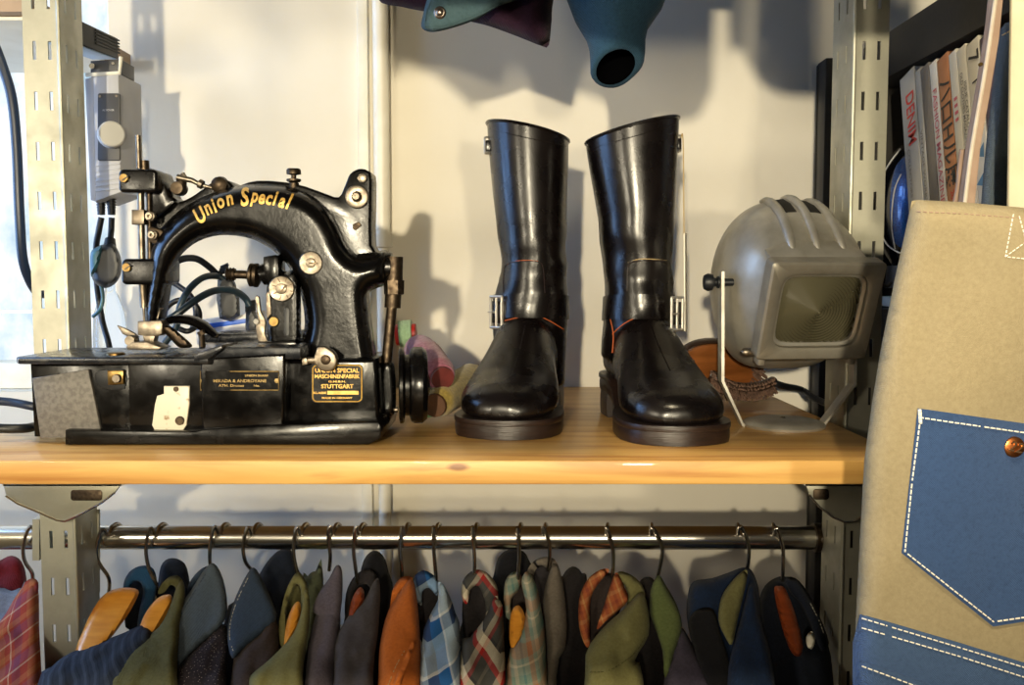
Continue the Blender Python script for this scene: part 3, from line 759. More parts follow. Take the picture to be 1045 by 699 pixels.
bm = B(); patch(bm, [(204.5, 378.5), (285, 378.5), (285, 398.5), (204.5, 398.5)], tb, .001, 6); pl2 = mk('dealer_plate', bm, m_black_lac, MC, 'narrow black dealer plate with brass rim', tree=True); t2 = TREES[pl2]
bm = B(); pp = [hit(t2, x, y, .0007) for x, y in ((205, 379), (244, 379), (284.5, 379), (284.5, 388), (284.5, 398), (244, 398), (205, 398), (205, 388))]; tube(bm, pp, .0006, 6, closed=True)
for x in (207.5, 282.5): c = hit(t2, x, 388.5, 0); lathe(bm, c, (0, -1, 0), [(0, .0024), (.0008, .0022), (.0012, 0)], 10)
m_brassdull = mat('dull_brass', '#a8905c', .5, .5, c2='#7a6238', scale=200)
mk('brass_rim', bm, m_brassdull, pl2)
bm = B()
for s, x, y, h, wd in (('UNION SHARP', 262, 383.2, 2.2, 24), ('MIKADA & ANDROYANE', 245, 388.6, 3.2, 54), ('ATH. Dronas', 236, 393.4, 2.6, 26), ('No.', 262, 393.4, 2.2, 6)):
    letter_on(bm, s, x, y, h, 0, t2, .0005, wpx=wd, bold=.02)
mk('plate_lettering', bm, m_brassdull, pl2, smooth=False)

# ---- connecting rod and balance wheel at the right
bm = B()
tube(bm, [P(402.5, 262, .945), P(402, 288, .945)], .0088, 16); tube(bm, [P(402, 288, .945), P(400.5, 314, .945)], .0083, 16); tube(bm, [P(400, 312, .945), P(393, 385, .945)], .0052, 14)
lathe(bm, P(402, 288, .945), (0, 0, -1), [(-.002, .008), (-.002, .0105), (.012, .010), (.013, .008)], 6)
mk('connecting_rod', bm, m_dksteel, MC)
bm = B(); pillow(bm, [(386, 378), (391, 369), (399, 369), (403, 378), (404, 415), (399, 425), (389, 424), (385, 412)], .945, .011, 6, 3); mk('rod_end', bm, m_black_lac, MC)
bm = B(); lathe(bm, P(386, 418, .945), (1, 0, 0), [(0, .003), (.02, .003), (.02, 0)], 12); mk('shaft', bm, m_steel, MC)
bm = B(); c = P(407, 393, .955); R = .0395
lathe(bm, c, (1, .12, 0), [(0, 0), (0, .012), (.0, R-.006), (.001, R), (.004, R), (.0055, R-.002), (.0065, R-.008), (.0105, R-.008), (.0125, R-.002), (.016, R), (.024, R), (.0285, R-.004), (.0295, R-.009), (.0275, R-.012), (.024, R-.016), (.02, .014), (.03, .012), (.032, .008), (.032, 0)], 40)
bw = mk('balance_wheel', bm, m_black_lac, MC)
zmin = (c.z-R)

# ================================================================== the boots
m_leather = mat('black_oiled_leather', '#0a0707', .24, c2='#110b0a', scale=35, coat=.0, bump=.12, bscale=420, rough2=.32, bdist=.0006)
m_leather.node_tree.nodes['Principled BSDF'].inputs['Specular IOR Level'].default_value = .5
m_sole = mat('dark_brown_sole_edge', '#1b1210', .4, c2='#2b1c16', scale=40, stretch=(1, 1, 14), bump=.3, bscale=60)
m_thread = mat('rust_thread', '#b0531e', .7)
m_tan = mat('pale_thread', '#b49a6a', .8)
def boot(rows, top, toe, heel, dsh, label, bands, buckle, stitch_lines, patch_poly, shelf_pos, topbuckle):
    t = thing('boot', label, 'boot', (0, 0, 0), 'pair of black engineer boots')
    loc = Vector(((toe[0]+heel[0])/2, (toe[1]+heel[1])/2, ZS)); t.location = loc; WL[t] = loc
    T = Vector((toe[0], toe[1], ZS)); H = Vector((heel[0], heel[1], ZS)); L = (T-H).length; f = (T-H)/L; sd = Vector((-f.y, f.x, 0))
    if sd.x < 0: sd = -sd
    bm = B()
    rings = []
    ext = [(rows[0][0]-14, rows[0][1]-(rows[1][1]-rows[0][1])*.3, rows[0][2]-(rows[1][2]-rows[0][2])*.3)]+list(rows)
    for py, xl, xr in ext:
        a, b_ = P(xl, py, dsh), P(xr, py, dsh); c = (a+b_)/2; w = (b_.x-a.x)/2
        dep = .056 if c.z > ZS+.2 else .056-.010*min(1, (ZS+.2-c.z)/.1)
        off = Vector((0, 0, 0)) if c.z > ZS+.14 else f*.006
        rings.append([c+off+Vector((w*cos(k*pi/18), dep*sin(k*pi/18), 0)) for k in range(36)])
    loft(bm, rings)
    k_ = L/.263
    st = [(0, .020, .045, .085), (.008, .028, .043, .105), (.03, .035, .042, .12), (.06, .0365, .04, .125), (.10, .0365, .036, .123), (.125, .038, .028, .113), (.15, .0425, .02, .097), (.175, .0475, .017, .080), (.2, .0505, .017, .066), (.22, .050, .017, .0585), (.238, .045, .017, .0525), (.25, .036, .017, .046), (.258, .025, .018, .039), (.2615, .012, .02, .033)]
    R = []
    for tt, w, zb, zt in st:
        c = H+f*(tt*k_)+Vector((0, 0, zb)); h = zt-zb; ring = []
        for k in range(32):
            a = 2*pi*k/32; s = sin(a); cx = abs(cos(a))**.85*(1 if cos(a) >= 0 else -1)
            z = (h*.38)+(h*.62)*s if s >= 0 else h*.38*(1-abs(s)**.45*1.0)
            ring.append(c+sd*(w*cx)+Vector((0, 0, z)))
        R.append(ring)
    loft(bm, R)
    bm = remesh(bm, .0027, 14, .5)
    # soft creases round the ankle
    bm.normal_update()
    for v in bm.verts:
        z = v.co.z-ZS
        if .1 < z < .24:
            e = sin((z-.1)/.14*pi)
            q = noise.noise(Vector((v.co.x*16, v.co.y*16, v.co.z*38+toe[0]*40)))
            v.co += v.normal*(.003*e*q)
    # open the top along its slanted rim
    (x1, y1), (x2, y2) = top; A = P(x1, y1, dsh-.02); Bp = P(x2, y2, dsh-.02)
    no = (Bp-A).normalized().cross(Vector((0, 1, 0))); no = no if no.z > 0 else -no
    g = bmesh.ops.bisect_plane(bm, geom=bm.verts[:]+bm.edges[:]+bm.faces[:], plane_co=A, plane_no=no, clear_outer=True)
    rim = [v for v in bm.verts if abs((v.co-A).dot(no)) < 1e-5]
    # rim in order for the binding
    cc = sum((v.co for v in rim), Vector())/len(rim); rim.sort(key=lambda v: atan2(v.co.y-cc.y, v.co.x-cc.x)); rp = [v.co.copy() for v in rim][::2]
    tr = BVHTree.FromBMesh(bm)
    bm.normal_update()
    bmesh.ops.solidify(bm, geom=bm.faces[:], thickness=.0028)
    up = mk('upper', bm, m_leather, t, angle=180)
    bm = B(); tube(bm, rp, .0019, 6, closed=True); mk('top_binding', bm, m_leather, up)
    bm = B(); (sx1, sy1), (sx2, sy2) = top
    seam(bm, [(sx1+2.5, sy1+8), (sx1*.7+sx2*.3, sy1*.7+sy2*.3+8.5), (sx1*.3+sx2*.7, sy1*.3+sy2*.7+8), (sx2-2.5, sy2+7.5)], tr, .0005, .0001)
    mk('top_stitching', bm, m_leather, up)
    # sole: welt and outsole, stepped up over the heel block
    def plan(tt, grow):
        ks = [(0, .0), (.004, .02), (.015, .030), (.04, .0355), (.075, .0345), (.1, .033), (.125, .036), (.15, .043), (.175, .0485), (.2, .051), (.22, .0505), (.24, .045), (.252, .035), (.26, .022), (.2635, .0)]
        for (a, wa), (b_, wb) in zip(ks, ks[1:]):
            if a <= tt <= b_: return wa+(wb-wa)*(tt-a)/(b_-a)+grow
        return grow
    ts = [.0, .002, .006, .012, .02, .035, .055, .075, .09, .1, .11, .12, .13, .145, .16, .175, .19, .205, .22, .232, .242, .25, .256, .261, .2645]
    def ss(x): x = max(0, min(1, x)); return x*x*(3-2*x)
    def shell(grow, lo, hi, t0, t1, endg):
        rr = []
        for tt in ts:
            if not (t0 <= tt <= t1): continue
            lift = .028*(1-ss((tt-.075)/.06))
            w = max(plan(min(tt, .263), grow), .004)
            pos = H+f*((tt-endg+2*endg*(tt/.2645))*k_)
            zl, zh = lo(lift), hi(lift)
            q = [(-w, zl), (-w-.0008, zl+(zh-zl)*.25), (-w-.0008, zl+(zh-zl)*.75), (-w, zh), (w, zh), (w+.0008, zl+(zh-zl)*.75), (w+.0008, zl+(zh-zl)*.25), (w, zl)]
            rr.append([pos+sd*x+Vector((0, 0, z)) for x, z in q])
        b2 = B(); loft(b2, rr); return b2
    so = mk('sole', shell(.0035, lambda l: l+.0005, lambda l: l+.0135, 0, 1, .004), m_sole, t, 'thick dark brown leather sole')
    mk('welt', shell(.0042, lambda l: l+.0138, lambda l: l+.0195, 0, 1, .005), m_sole, t)
    mk('heel', shell(.003, lambda l: .0004, lambda l: .0285, 0, .078, .001), m_sole, t)
    # strap round the ankle
    zf, zbk, hh = bands; inn, out = [], []
    axc = H+f*(.062)
    for k in range(72):
        a = 2*pi*k/72; dv = Vector((cos(a), sin(a), 0)); fr = dv.dot(f)
        zc = zbk+(zf-zbk)*(fr*.5+.5)
        row_i, row_o = [], []
        for z in (zc-hh, zc-hh*.3, zc+hh*.3, zc+hh):
            o = Vector((axc.x, axc.y, z))+dv*.3; l2, n2, i2, d2 = tr.ray_cast(o, -dv)
            if l2 is None: l2 = Vector((axc.x, axc.y, z))+dv*.04
            row_o.append(l2+dv*.0022); row_i.append(l2-dv*.001)
        inn.append(row_i); out.append(row_o)
    bm = B(); vi = [[bm.verts.new(p) for p in r] for r in inn]; vo_ = [[bm.verts.new(p) for p in r] for r in out]
    for k in range(72):
        for j in range(3):
            bm.faces.new((vo_[k-1][j], vo_[k][j], vo_[k][j+1], vo_[k-1][j+1])); bm.faces.new((vi[k-1][j+1], vi[k][j+1], vi[k][j], vi[k-1][j]))
        bm.faces.new((vi[k-1][0], vi[k][0], vo_[k][0], vo_[k-1][0])); bm.faces.new((vo_[k-1][3], vo_[k][3], vi[k][3], vi[k-1][3]))
    sp = mk('ankle_strap', bm, m_leather, t, tree=True, angle=60)
    ts_ = TREES[sp]
    # buckle
    bx, by, bw_, bh, yaw, bd = buckle
    c = P(bx, by, bd); ux = Vector((cos(yaw), sin(yaw), 0)); nz_ = Vector((sin(yaw), -cos(yaw), 0)); W2, H2 = bw_/2, bh/2
    bm = B()
    fr_ = [c+ux*x+Vector((0, 0, z)) for x, z in ((-W2, -H2), (W2, -H2), (W2, H2), (-W2, H2))]
    for a, b_ in zip(fr_, fr_[1:]+fr_[:1]): tube(bm, [a, b_], .0017, 8)
    for a in fr_: bmesh.ops.create_uvsphere(bm, u_segments=8, v_segments=6, radius=.0017, matrix=Matrix.Translation(a))
    tube(bm, [c+Vector((0, 0, -H2)), c+Vector((0, 0, H2))], .0014, 8)
    bk = mk('buckle', bm, m_nickel, sp, 'bright roller buckle')
    bm = B(); tube(bm, [c+nz_*.002, c-ux*W2+nz_*.0032, c-ux*(W2+.002)+nz_*.002], .0011, 6); mk('prong', bm, m_nickel, sp)
    bm = B(); slab3(bm, [c+ux*x+Vector((0, 0, z))-nz_*.0042 for x, z in ((-W2*.9, -H2*.72), (W2*1.5, -H2*.72), (W2*1.5, H2*.72), (-W2*.9, H2*.72))], nz_*.0032, .0006)
    mk('strap_tip', bm, m_leather, sp)
    # stitch lines and the shin reinforcement
    bm = B(); patch(bm, patch_poly, tr, .0013, 3, smooth=3); sh = mk('shin_patch', bm, m_leather, up, tree=True, angle=50)
    for pts, which, m in stitch_lines:
        bm = B(); seam(bm, pts, {'u': tr, 's': ts_, 'p': TREES[sh]}[which], .00055, .0004)
        if len(bm.verts): mk('stitching', bm, m, up)
        else: bm.free()
    # little side strap and buckle at the top
    x0, y0, x1_, y1_, dd = topbuckle
    bm = B(); pts = rrect(x0, y0, x1_, y1_, 1.5, 2); tube(bm, [P(x, y, dd) for x, y in pts], .0012, 6, closed=True)
    ts2 = mk('top_buckle', bm, m_nickel, up, 'small side buckle at the top')
    bm = B(); slab(bm, [(x0+1, y0+3), (x1_+1, y0+3), (x1_+1, y1_-3), (x0+1, y1_-3)], dd-.006, dd+.012, .0008); mk('top_strap', bm, m_leather, up)
    return t, tr
rowsL = [(112, 496.5, 581), (123, 496.5, 581), (145, 498, 580.5), (170, 500, 580), (200, 503, 579), (225, 506, 578.5), (245, 508.5, 578), (262, 510, 577.5), (280, 510, 579), (300, 507, 580), (325, 503, 580), (345, 504, 579), (365, 508, 578), (392, 511, 577)]
tl, trL = boot(rowsL, ((497, 123), (580, 142)), (P(519, 450, .902).x-.008, .904), (.031, 1.165), 1.098,
     'tall black leather boot nearest the sewing machine, buckle on its left', (P(540, 312, 1.04).z, P(540, 318, 1.1).z, .0135),
     (506.5, 318.5, .0155, .035, -.6, 1.058),
     [([(514, 299), (514.5, 275), (520, 268.5), (535, 266.5), (549, 267.5), (554, 273), (556, 299)], 'p', m_sole), ([(516, 271), (525, 267), (537, 265.6), (549, 266.6)], 'u', m_thread), ([(512, 328), (530, 324), (546, 322), (560, 327), (575, 336)], 'u', m_thread), ([(536, 332), (531, 355), (524, 380)], 'u', m_leather)],
     [(512, 300), (512.5, 276), (519, 268), (535, 266), (550, 267), (557, 274), (559, 300)], None, (494.5, 140, 500, 157, 1.09))
rowsR = [(106, 594, 693), (120, 595.5, 692.5), (150, 598, 691.5), (175, 602, 690), (200, 606.5, 689), (225, 610.5, 687.5), (245, 613, 686.5), (265, 615, 685.5), (285, 616, 685), (305, 616, 685), (325, 615, 685), (345, 613, 684), (365, 612, 682)]
tr_, trR = boot(rowsR, ((597, 144), (692, 119)), (P(688, 457, .868).x+.012, .870), (.1385, 1.128), 1.066,
     'tall black leather boot with the paper tag, nearest the old spotlight', (P(655, 313, 1.0).z, P(655, 318, 1.06).z, .0135),
     (691, 320, .0165, .035, .6, 1.012),
     [([(640, 297), (641, 272), (648, 267), (664, 266), (680, 267)], 'p', m_sole), ([(641, 268), (652, 264.5), (666, 264.5), (680, 266)], 'u', m_tan), ([(625, 341), (636, 331), (650, 324), (665, 321), (682, 324)], 'u', m_thread), ([(618, 312), (623, 326), (626, 342), (625, 360)], 'u', m_thread), ([(664, 330), (672, 352), (684, 378)], 'u', m_leather)],
     [(638, 300), (639, 272), (646, 266), (664, 265), (680, 266), (684, 272), (684, 300)], None, (689, 138, 694.5, 155, 1.06))
# paper tag on a string at the outside of the right boot
loc = P(696.5, 338, 1.045)
t = thing('swing_tag', 'white paper swing tag hanging on a string beside the right boot', 'tag', loc)
bm = B(); tube(bm, [P(695, 141, 1.052), P(696.5, 137, 1.05), P(697.5, 160, 1.047), P(698, 240, 1.045)], .0007, 6, 4); mk('string', bm, m_tan, t)
bm = B(); slab3(bm, [P(697.5, 238, 1.04), P(697.8, 238, 1.085)+Vector((.002, 0, 0)), P(698, 338, 1.085)+Vector((.002, 0, 0)), P(698, 338, 1.04)], Vector((.0016, 0, 0)), .0003); mk('card', bm, m_white, t)
# ================================================================== the old spotlight
m_alu = mat('cast_aluminium', '#c6c3ba', .36, .7, c2='#a39e92', scale=28, rough2=.5, bump=.15, bscale=90)
m_alu2 = mat('dull_aluminium', '#a39e92', .42, .65, c2='#8d887c', scale=40, rough2=.55, bump=.1, bscale=120)
m_dark = mat('dark_inside', '#14120e', .7)
def lens_mat():
    M = NT('ribbed_lens_glass'); b = M.b
    b.inputs['Base Color'].default_value = lin('#5e5a46'); b.inputs['Roughness'].default_value = .2
    b.inputs['Transmission Weight'].default_value = .25; b.inputs['IOR'].default_value = 1.45; b.inputs['Metallic'].default_value = 0
    return M.m
m_lens = lens_mat()
fc = (P(782, 263, .93)+P(897, 265, .93)+P(767, 362, .982)+P(889, 362, .982))/4
fc.x = P(833, 312, .957).x
Mrot = Matrix.Rotation(radians(8), 3, 'Z') @ Matrix.Rotation(radians(21), 3, 'X')
U_, W_, V_ = Mrot @ Vector((1, 0, 0)), Mrot @ Vector((0, 1, 0)), Mrot @ Vector((0, 0, 1))
def LL(u, v, w): return fc+U_*u+V_*v+W_*w
def sring(hu, hv, n, w, cu=0, cv=0, N=48):
    out = []
    for k in range(N):
        a = 2*pi*k/N+pi/4; c, s = cos(a), sin(a)
        out.append(LL(cu+hu*math.copysign(abs(c)**(2/n), c), cv+hv*math.copysign(abs(s)**(2/n), s), w))
    return out
LT = thing('spotlight', 'old cast aluminium spotlight with a square ribbed lens on a round foot', 'spotlight', S(798, 436))
# body: square behind the bezel, swelling to a rounded bucket
secs = [(.004, .0545, .0495, 12, 0), (.016, .0555, .0505, 9, 0), (.022, .057, .056, 6, -.004), (.034, .064, .070, 3.8, -.008), (.05, .071, .083, 3, -.011), (.07, .0745, .092, 2.6, -.012), (.09, .075, .095, 2.4, -.011), (.11, .073, .092, 2.3, -.009), (.13, .068, .083, 2.2, -.007), (.146, .057, .069, 2.1, -.004), (.158, .042, .05, 2, -.003), (.165, .023, .027, 2, -.002), (.168, .006, .007, 2, -.002)]
def topv(w):
    for a, b_ in zip(secs, secs[1:]):
        if a[0] <= w <= b_[0]:
            t_ = (w-a[0])/(b_[0]-a[0]); return a[2]+a[4]+(b_[2]+b_[4]-a[2]-a[4])*t_
    return .06
bm = B(); loft(bm, [sring(hu, hv, n, w, 0, cv) for w, hu, hv, n, cv in secs])
body = mk('housing', bm, m_alu, LT, tree=True, angle=60); tl_ = TREES[body]
def seatv(u, w):
    o = LL(u, .3, w); l2, n2, i2, d2 = tl_.ray_cast(o, -V_); return l2 if l2 is not None else LL(u, topv(w), w)
for u in (-.027, .001, .029):
    bm = B(); ws = [.02, .028, .04, .055, .07, .085, .1, .115, .128]
    tube(bm, [seatv(u*(1-.15*i/8), w)+V_*(.0018 if i else -.001) for i, w in enumerate(ws)], [.003, .0045, .0052, .0052, .005, .005, .0048, .004, .002], 12, 3)
    mk('cooling_fin', bm, m_alu, LT)
for u in (-.0125, .0155):
    bm = B(); loft(bm, [[seatv(u+du, w)+V_*dv for du, dv in ((-.0065, .0008), (.0065, .0008), (.0065, -.003), (-.0065, -.003))] for w in (.072, .08, .09, .1, .11)])
    mk('vent_slot', bm, m_dark, LT)
bm = B(); loft(bm, [[seatv(u, w)+V_*h for w, h in ((.012, .0), (.016, .004), (.024, .005), (.03, .0035), (.034, 0), (.02, -.004))] for u in (-.052, -.03, 0, .03, .052)]); mk('hood_lip', bm, m_alu, LT)
# bezel frame with a rounded opening
def framering(outer, inner, w0, w1, m, name, parent, label=None):
    bm = B(); N = 64
    def rr(hu, hv, n, w): return sring(hu, hv, n, w, 0, 0, N)
    R = [[bm.verts.new(p) for p in r] for r in (rr(*outer, w1), rr(*outer, w0+.002), rr(outer[0]-.002, outer[1]-.002, outer[2], w0), rr(inner[0]+.003, inner[1]+.003, inner[2], w0), rr(*inner, w0+.002), rr(*inner, w1))]
    R.append(R[0])
    for a, b_ in zip(R, R[1:]):
        for k in range(N): bm.faces.new((a[k-1], a[k], b_[k], b_[k-1]))
    return mk(name, bm, m, parent, label)
bz_ = framering((.0605, .0535, 26), (.0465, .0405, 6.5), -.012, .006, m_alu2, 'bezel', LT, 'square bezel frame with rounded opening')
framering((.0468, .0408, 6.5), (.0425, .0365, 7), -.007, .004, m_alu, 'inner_rim', bz_)
# lens with concentric ridges over a dark bowl and lamp
bm = B(); pr = [(-.001, 0)]; r = .002; k = 0
while r < .052:
    pr += [(-.0026-.004*(1-(r/.052)**2), r), (-.0002-.004*(1-(r/.052)**2), r+.0027)]; r += .0032
pr += [(.002, .0545), (.003, 0)]
N = 48
lathe(bm, LL(0, -.002, 0), W_, pr, N, ref=tuple(V_))
lens = mk('lens', bm, m_lens, LT, 'round lens with concentric ridges', angle=20)
bm = B(); slab3(bm, [LL(u, v, .0035) for u, v in ((-.045, -.041), (.045, -.041), (.045, .041), (-.045, .041))], W_*.0012); mk('reflector', bm, mat('lamp_reflector', '#2c2a20', .5, .3), LT)
# hinge lugs, bolts, pivots
for u in (-.05, .05):
    bm = B(); box(bm, LL(u, -.0585, .004), (.008, .014, .012), Mrot, .002); mk('hinge_lug', bm, m_alu, LT)
for u, sgn in ((-.062, -1), (.062, 1)):
    bm = B(); lathe(bm, LL(u, -.055, .012), U_*sgn, [(-.01, .0045), (0, .005), (.003, .0045), (.006, .002), (.0065, 0)], 14); mk('bolt', bm, m_steel, LT)
# yoke: bent flat strip from the pivots down to the foot
YD = .995
def Y(px, py): return P(px, py, YD)
yl, yr = Y(737.5, 288), Y(868, 300)
bm = B()
path = [Y(737.5, 277), Y(737.5, 388), Y(757, 431), Y(838, 431), Y(868.5, 391), Y(868.5, 285)]
path[3].z = path[2].z
wv = Vector((0, .0085, 0)); th = .0032
outl = []
ctr = Vector((Y(800, 330).x, YD, Y(800, 330).z))
for i, p in enumerate(path):
    a = path[max(i-1, 0)]; c = path[min(i+1, 5)]; t_ = (c-a).normalized(); n_ = Vector((t_.z, 0, -t_.x)); outl.append((p, n_ if n_.dot(ctr-p) < 0 else -n_))
loft(bm, [[p+wv, p-wv, p-wv+n_*th, p+wv+n_*th] for p, n_ in outl])
mk('yoke', bm, m_alu, LT, 'bent steel strip yoke', smooth=False)
hub = Vector((0, 0, 0))
for p, sgn in ((yl, -1), (yr, 1)):
    bm = B(); lathe(bm, p, (sgn, 0, 0), [(-.03, .004), (.003, .004), (.004, .0065), (.006, .0065), (.007, .0045), (.0095, .0048), (.011, .0085), (.016, .0095), (.020, .0075), (.0215, 0)], 22); mk('clamp_knob', bm, m_cable, LT, 'black clamp knob')
fzc = Vector((Y(798, 431).x, YD-.006, ZS))
bm = B(); lathe(bm, fzc, (0, 0, 1), [(.0003, 0), (.0003, .0445), (.003, .0455), (.0055, .043), (.0075, .035), (.0085, 0)], 48, scale=(.95, 1)); mk('foot', bm, m_alu, LT, 'round cast foot')
bm = B(); bmesh.ops.create_uvsphere(bm, u_segments=14, v_segments=8, radius=.004, matrix=Matrix.Translation(Vector((fzc.x, YD-.002, path[2].z+.003)))); mk('rivet', bm, m_chrome, LT)
# its mains lead running off over the shelf
bm = B(); tube(bm, [P(786, 389, 1.09), P(800, 394, 1.11), S(818, 402)+Vector((0, 0, .006)), S(830, 409)+Vector((0, 0, .004)), S(846, 416)+Vector((0, 0, .004))], .0042, 10, 5)
c_ = mk('power_lead', bm, m_cable, None, 'short black mains lead behind the old spotlight', 'cable')

# ================================================================== oval wooden brush behind the right boot
m_brushwood = mat('varnished_brush_wood', '#8a5228', .35, c2='#643816', scale=14, stretch=(1, 6, 6), coat=.3)
m_brushdark = mat('dark_brush_rim', '#2a1a10', .4, coat=.2)
m_bristle = mat('brown_bristle', '#7d6152', .7, c2='#4a3830', scale=200)
BT = thing('brush', 'oval varnished wooden brush with a ring of bristles behind the right boot', 'brush', S(752, 402))
bc = P(736, 376, 1.135); bn = Vector((.18, -.86, -.46)).normalized()    # the way the brush face looks
bu = Vector((.90, .0, -.43)); bu = (bu-bn*bu.dot(bn)).normalized(); bv = bn.cross(bu)
def BP(u, v, w): return bc+bu*u+bv*v+bn*w
def oval(ru, rv, w, N=40): return [BP(ru*cos(2*pi*k/N), rv*sin(2*pi*k/N), w) for k in range(N)]
bm = B(); loft(bm, [oval(.030, .014, -.026), oval(.048, .027, -.022), oval(.058, .034, -.012), oval(.060, .036, -.004), oval(.0585, .0345, 0)]); mk('back', bm, m_brushdark, BT)
bm = B(); loft(bm, [oval(.0565, .0325, -.002), oval(.0565, .0325, .003), oval(.050, .027, .005), oval(.02, .012, .0055)]); mk('face', bm, m_brushwood, BT, 'orange varnished wooden face')
bm = B(); rnd = random.Random(3)
for ring_, (ru, rv) in enumerate(((.050, .0275), (.043, .0225))):
    n_ = 46-8*ring_
    for k in range(n_):
        a = 2*pi*k/n_+ring_*.07
        if .15 < (a/(2*pi)) < .47: continue
        p0 = BP(ru*cos(a), rv*sin(a), .003); p1 = BP(ru*1.14*cos(a), rv*1.14*sin(a), .019)
        for j in range(3):
            o = Vector((rnd.uniform(-1, 1), rnd.uniform(-1, 1), rnd.uniform(-1, 1)))*.0012
            tube(bm, [p0+o*.5, p1+o], [.0007, .0009], 4)
mk('bristles', bm, m_bristle, BT, smooth=False)
# a curved bristle brush lying in front of it
B2 = thing('brush', 'curved strip of dark bristles lying under the old spotlight', 'brush', S(765, 405))
bm = B(); pts = [P(726, 388, 1.06), P(742, 398, 1.055), P(760, 402, 1.06), P(778, 400, 1.075), P(790, 395, 1.09)]
tube(bm, [p+Vector((0, .004, .006)) for p in pts], .0065, 10, 5); mk('head', bm, m_brushdark, B2)
bm = B(); q = catmull(pts, 9)
for i, p in enumerate(q):
    for row in range(4):
        for j in range(2):
            o = Vector((rnd.uniform(-1, 1)*.0012, rnd.uniform(-.5, .5)*.001, rnd.uniform(-1, 1)*.0008))
            a = p+Vector((0, .002-.001*row, .011-.004*row))+o
            e = a+Vector((rnd.uniform(-.002, .002), -.007, -.0055 if row > 1 else -.002))
            if e.z < ZS+.0006: e.z = ZS+.0006
            tube(bm, [a, e], [.0008, .0010], 4)
mk('bristles', bm, m_bristle, B2, smooth=False)

# ================================================================== bobbins of thread beside the machine
def spool(p0, p1, prof, mthread, label, mcore):
    ax = (p1-p0); L = ax.length
    t = thing('thread_bobbin', label, 'bobbin', p0)
    bm = B(); lathe(bm, p0, ax, [(0, .004), (0, .0125), (.004, .013), (.006, .0105), (L-.006, .009), (L-.004, .012), (L, .0115), (L, .004), (L-.01, .004), (.01, .004)][:], 24); 
    mk('core', bm, mcore, t, 'wooden core')
    bm = B(); pr = [(.005, 0)]; n = 46
    for i in range(n+1):
        s = i/n; base_ = 0
        for (a, ra_), (b_, rb_) in zip(prof, prof[1:]):
            if a <= s <= b_: base_ = ra_+(rb_-ra_)*(s-a)/(b_-a)
        pr.append((.005+(L-.01)*s, base_+.0004*sin(i*2.6)))
    pr.append((L-.005, 0)); lathe(bm, p0, ax, pr, 28); mk('thread', bm, mthread, t)
m_corered = mat('red_brown_bobbin', '#6b2b28', .5, c2='#4e1d1c', scale=60)
m_corebr = mat('brown_bobbin', '#5a3a22', .5, c2='#432a18', scale=60)
def thr(n, c, c2): return mat(n, c, .75, c2=c2, scale=300, bump=.5, bscale=900, sheen=.3)
sp0 = S(459, 420); 
spool(P(452, 386.5, 1.0), P(424, 352, 1.10), [(0, .0145), (.1, .0185), (.6, .0205), (.9, .018), (1, .012)], thr('mauve_thread', '#8a4a60', '#a86a7a'), 'mauve thread bobbin lying on top beside the balance wheel', m_corered)
spool(P(443, 418, .985)+Vector((0, 0, .004)), P(487, 381, 1.14), [(0, .012), (.08, .0165), (.5, .0195), (.85, .018), (1, .012)], thr('olive_yellow_thread', '#8a7426', '#a8903a'), 'olive yellow thread bobbin lying by the left boot', m_corebr)
spool(P(432, 415, 1.03), P(441, 402, 1.01), [(0, .0165), (.5, .0175), (1, .012)], thr('green_thread', '#5d8a5e', '#78a274'), 'small green thread bobbin half hidden by the balance wheel', m_corebr)
spool(P(404, 342, 1.12), P(425, 340, 1.12), [(0, .017), (.8, .017), (1, .017)], thr('pale_green_thread', '#8fb08a', '#a8c4a0'), 'pale green thread bobbin with red end behind the connecting rod', mat('red_bobbin', '#a8201c', .45))

# ================================================================== left: regulator box, cables, window things
RX = thing('speed_regulator', 'tall grey speed control box with a pale dial on the window side', 'control box', P(108, 205, 1.13))
gd = 1.13
bm = B(); slab(bm, [(94, 78), (121, 75), (124, 196), (97, 206)], gd, gd+.07, .003)
slab(bm, [(86, 80), (95, 78), (98, 206), (92, 204)], gd+.004, gd+.07, .002)
g0 = mk('case', bm, m_greyplastic, RX, tree=True)
bm = B()
for i in range(6): slab(bm, [(97, 168+i*5.2), (122.5, 165.5+i*5), (122.5, 167.5+i*5), (97, 170+i*5.2)], gd-.0012, gd+.001, .0004)
mk('cooling_ribs', bm, m_greyplastic, RX)
bm = B(); slab(bm, rrect(99.5, 95, 122, 164, 2), gd-.0025, gd+.002, .0008); pn = mk('dial_panel', bm, m_dkpanel, RX, 'dark dial panel')
bm = B()
for x, y in ((102, 98.5), (119, 98)): disc(bm, x, y, gd-.0025, 1.2, .001, n=10)
mk('panel_screw', bm, m_steel, pn)
bm = B()
letter_at(bm, 'AC POWER', P(110.5, 112.5, gd-.003), Vector((1, 0, 0)), Vector((0, 0, 1)), .0022, width=.014); mk('panel_lettering', bm, m_ltgrey, pn, smooth=False)
bm = B(); lathe(bm, P(113, 138.5, gd-.003), (.5, -1, 0), [(0, .0128), (.002, .0128), (.003, .0155), (.016, .0150), (.0175, .0135), (.0175, 0)], 30); kb = mk('dial_knob', bm, m_ltgrey, RX, 'pale round dial knob')
bm = B(); slab(bm, [(92, 62), (122, 60), (122, 75), (92, 78)], gd+.01, gd+.055, .0015); tb_ = mk('top_tray', bm, m_dkpanel, RX, 'dark open tray')
bm = B(); tube(bm, [P(88, 76.5, gd+.002), P(122, 74.5, gd+.002), P(123.5, 58, gd+.002)], .0025, 8); mk('tray_edge', bm, m_white, RX)
bm = B(); disc(bm, 95, 68, gd+.009, 3, .004); disc(bm, 116, 65, gd+.009, 1.6, .003); mk('socket', bm, m_chrome, RX)
bm = B()
